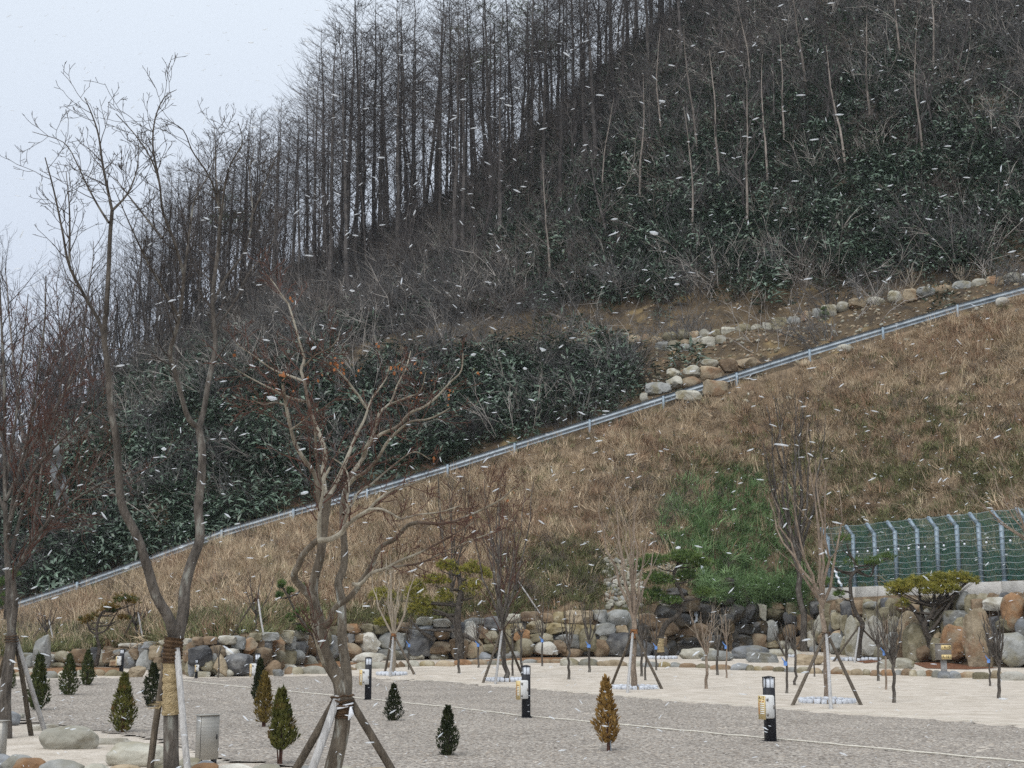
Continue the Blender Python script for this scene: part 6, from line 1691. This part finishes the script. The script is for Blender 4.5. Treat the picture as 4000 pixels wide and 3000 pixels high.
def broadleaf(seed, H=13.0, slim=1.0, kids=14):
    rnd = random.Random(seed); tr, br = MB(), MB(); n = 10; r0 = H * rnd.uniform(.007, .011) * slim; d = Vector((rnd.gauss(0, .08), rnd.gauss(0, .08), 1)).normalized(); pts = [Vector((0, 0, -.4))]
    for i in range(n):
        d = (d + Vector((rnd.gauss(0, .07), rnd.gauss(0, .07), .08))).normalized(); pts.append(pts[-1] + d * H * .85 / n)
    tr.tube([p[:] for p in pts], [r0 * (1 - .85 * i / n) for i in range(n + 1)], 6)
    for k in range(kids):
        t = .25 + .73 * (k + rnd.random()) / kids; i = min(n - 1, int(t * n)); q = pts[i].lerp(pts[i + 1], t * n - i); a = rnd.uniform(0, 6.283)
        sprout(br, q, Vector((math.cos(a), math.sin(a), rnd.uniform(.7, 1.6))), H * rnd.uniform(.2, .36) * (1.15 - .5 * t), r0 * .42 * (1.1 - .6 * t), 2, rnd, .5, .17, 4, 5, .6, 5, .5, None, .0055)
    return tr, br
def tree_proto(name, trbr, tm, bm_):
    e = empty(name, (0, -20, -50)); trbr[0].build('trunk', tm, e); trbr[1].build('crown', bm_, e)
    return e
larches = [tree_proto('larch_tree', larch(200 + i), M['bark_far'], M['twig_far']) for i in range(6)]
broads = [tree_proto('bare_tree', broadleaf(300 + i), M['bark_far'], M['twig_far']) for i in range(6)]
pales = [tree_proto('bare_tree', broadleaf(340 + i, 13, 1.1, 8), M['bark_far_pale'], M['twig_far']) for i in range(3)]
thins = [tree_proto('bare_tree', broadleaf(360 + i, 15, .8, 18), M['bark_far_pale'], M['twig_far']) for i in range(2)]
first_used = set()
def where(px):
    for lim, w in ((420, 'behind the leaning tree at the left edge'), (1000, 'behind the burlap-wrapped tree'), (1600, 'above the maple'), (2150, 'above the reddish-crowned tree'), (2650, 'above the rusty-wrapped pale tree'), (3250, 'above the waterfall and dark tree'), (9999, 'above the fence')):
        if px < lim: return w
def upslope(f): return 'low' if f < .25 else ('lower midway' if f < .5 else ('upper midway' if f < .75 else 'high'))
def plant(protos, s, y, scale, label, group, cat='tree', sz=1.0):
    k = random.randrange(len(protos)); pr_ = protos[k]
    if id(pr_) in first_used: o = copy_tree(pr_)
    else: o = pr_; first_used.add(id(pr_))
    x = s * y; o.location = (x, y, tz(x, y) - .1); o.rotation_euler = (random.gauss(0, .025), random.gauss(0, .025), random.uniform(0, 6.283)); o.scale = (scale, scale, scale * sz)
    tag(o, label, cat, group); return o
def ridge_at(s): return float(np.interp(s, D_S, D_Y))
sx = lambda px: (px - 2000) / F
for k in range(112):   # larches on the crest
    px = 520 + (k + random.random()) * 2450 / 112; s = sx(px) * 1.02; yr = ridge_at(s)
    y = yr + random.uniform(-26, 9) if px > 1100 else yr + random.uniform(-16, 10)
    sc_ = np.interp(px, [500, 900, 1150, 1350, 1700, 2400], [.8, .95, 1.0, 1.28, 1.2, 1.12]) * random.uniform(.82, 1.1)
    plant(larches, s, y, sc_, ('tall' if sc_ > 1.12 else 'shorter') + ' straight larch ' + ('rooted below the crest ' if y < yr - 9 else 'on the crest line ') + where(px), 'larches on the crest of the hill')
for k in range(62):    # looser trees on the lower left crest
    px = -250 + (k + random.random()) * 1300 / 62; s = sx(px) * 1.02; y = ridge_at(s) + random.uniform(-18, 8)
    plant(broads, s, y, np.interp(px, [-250, 450, 800, 1250], [.95, .9, 1.35, 1.0]) * random.uniform(.75, 1.15), ('front' if y < ridge_at(s) - 6 else 'rear') + ' bare tree of the low left crest, ' + where(px), 'bare trees on the low left crest')
for k in range(30):    # slimmer broadleaf trees between the larches
    px = 1050 + (k + random.random()) * 1700 / 30; s = sx(px) * 1.02; y = ridge_at(s) + random.uniform(-22, 6)
    plant(broads, s, y, random.uniform(1.0, 1.45), 'slim bare broadleaf tree among the crest larches ' + where(px), 'bare broadleaf trees among the larches')
for k in range(26):
    px = -150 + (k + random.random()) * 800 / 26; s = sx(px); y = ridge_at(s) + random.uniform(-6, 14)
    plant(thins, s, y, random.uniform(.95, 1.3) * np.interp(px, [-150, 100, 650], [1.25, 1.2, .8]), 'thin pale tree rising behind the left crest, ' + where(px), 'thin pale trees behind the left crest')
for k in range(150):   # trees down the wooded slope
    px = random.uniform(150, 4150); s = sx(px) * 1.03; yr = ridge_at(s); w0 = float(np.interp(s, W_S, W_Y)) + 7
    y = w0 + (yr - w0) * random.random() ** (.8 if px > 2000 else 1.0)
    sc_ = random.uniform(.5, .95)
    plant(broads, s, y, sc_, ('tall' if sc_ > .72 else 'short') + ' dark tree ' + upslope((y - w0) / (yr - w0)) + ' on the hill ' + where(px), 'dark bare trees on the wooded hillside', sz=random.uniform(.95, 1.2))
for k, (px, frac) in enumerate([(2720, .10), (2920, .08), (2820, .2), (3010, .16), (3080, .22), (2740, .3), (3420, .2), (3560, .3), (2500, .25), (3180, .35), (3700, .25), (2350, .3), (3330, .12), (2150, .1), (3850, .35), (2600, .4), (3640, .1), (2960, .4)]):
    s = sx(px) * 1.03; w0 = float(np.interp(s, W_S, W_Y)) + 6; y = w0 + (ridge_at(s) - w0) * frac
    plant(pales, s, y, random.uniform(.75, 1.0), 'pale-barked tree ' + upslope(frac * 1.6) + ' on the hill ' + where(px), 'pale-barked trees on the wooded hillside', sz=1.15)
# dark pines among the larches at the top
for k, (px, py) in enumerate([(1930, 60), (2060, 30), (1800, 120), (2150, 130), (880, 760), (960, 820)]):
    s = sx(px) * 1.02; y = ridge_at(s) - 4 + 2 * (k % 3); b = P(px, py, y); e = empty('pine_tree', (b[0], y, tz(b[0], y)), ['dark pine crown near the top edge, nearest the highest larch tops', 'dark pine crown cut by the top edge in the middle', 'small dark pine left of the two by the top edge', 'dark pine lowest of those near the top edge', 'dark pine behind the burlap-wrapped tree, upper of two', 'dark pine behind the burlap-wrapped tree, lower of two'][k], 'pine', 'evergreen pines on the crest'); h = b[2] - e.location.z
    rnd = random.Random(400 + k); tr, fo = MB(), MB(); tr.tube([(0, 0, -.3), (.1, 0, h * .4), (.05, 0, h * .8), (0, 0, h)], [.17, .14, .10, .03], 6)
    for j in range(11):
        a = rnd.uniform(0, 6.283); zz_ = h * rnd.uniform(.66, 1.0); rr = rnd.uniform(.5, 2.4) * (1.2 - zz_ / h * .6); c = Vector((rr * math.cos(a), rr * math.sin(a), zz_)); needle_pad(fo, c, 1.3, 1.1, .5, 34, .32, .018, rnd, 9); tr.tube([(0, 0, zz_ - .6), (c.x * .6, c.y * .6, zz_ - .2), c[:]], [.05, .035, .015], 4)
    tr.build('trunk', M['bark_far'], e); fo.build('needles', M['pine'], e, smooth=False)

# ------------------------------------------------------------------ falling snow
def flake_mesh():
    mb = MB(); v, f = ICO2[0].copy(), ICO2[1]
    v = v * (1 + RNG.normal(0, .12, (len(v), 1))); mb.raw(v * np.array([1.0, .32, .26]), f); return mb
fv, ff = ico(1)
mb = MB(); nfl = 8500
for k in range(nfl):
    u = random.random(); y = 5.0 + 40 * u
    px, py = random.uniform(-500, 4500), random.uniform(-450, 3100)
    p = P(px, py, y)
    if p[2] < .05: continue
    L_ = random.uniform(.008, .022) * (1 + .5 * (random.random() < .08)); W_ = L_ * random.uniform(.09, .17) + .0008
    a = random.gauss(.12, .42) if random.random() < .85 else random.uniform(0, 3.14)
    w = fv * (1 + RNG.normal(0, .15, (len(fv), 1))) * np.array([L_, W_, W_])
    ca, sa = math.cos(a), math.sin(a)
    w = np.stack([w[:, 0] * ca - w[:, 2] * sa, w[:, 1] + .4 * w[:, 0] * random.uniform(-1, 1), w[:, 0] * sa + w[:, 2] * ca], 1)
    mb.raw(w + np.array(p), ff)
for px, py, L_ in [(2555, 910, .017), (2585, 395, .011), (640, 1755, .011), (1060, 1555, .02), (1225, 1360, .012), (1375, 1135, .010), (1850, 1385, .011), (2120, 1365, .013), (2645, 1110, .009), (3150, 75, .009), (370, 2005, .009), (1190, 1925, .013), (2650, 2140, .010), (980, 165, .010), (2050, 1440, .009)]:
    p = P(px, py, random.uniform(2.2, 2.8)); a = random.uniform(-.5, .5)
    w = fv * (1 + RNG.normal(0, .22, (len(fv), 1))) * np.array([L_ * .55, L_ * .25, L_ * .25]); ca, sa = math.cos(a), math.sin(a)
    mb.raw(np.stack([w[:, 0] * ca - w[:, 2] * sa, w[:, 1], w[:, 0] * sa + w[:, 2] * ca], 1) + np.array(p), ff)
tag(mb.build('falling_snow', M['snow']), label='small wet snowflakes drifting through the air', kind='stuff')

# ------------------------------------------------------------------ snow-filled air
mb = MB(); mb.box((0, 0, 78), (6200, 6200, 161))
hz = mb.build('haze', None, smooth=False)
hm = bpy.data.materials.new('snowy_air'); hm.use_nodes = True; hn = hm.node_tree; hn.nodes.clear()
ho = hn.nodes.new('ShaderNodeOutputMaterial'); hv = hn.nodes.new('ShaderNodeVolumePrincipled')
hv.inputs['Color'].default_value = (0.86, 0.90, 0.96, 1); hv.inputs['Density'].default_value = 0.00022; hv.inputs['Anisotropy'].default_value = 0.0
hn.links.new(hv.outputs[0], ho.inputs['Volume']); hz.data.materials.append(hm)
tag(hz, label='air veiled by falling snow', kind='stuff')
SC.cycles.volume_bounces = 0
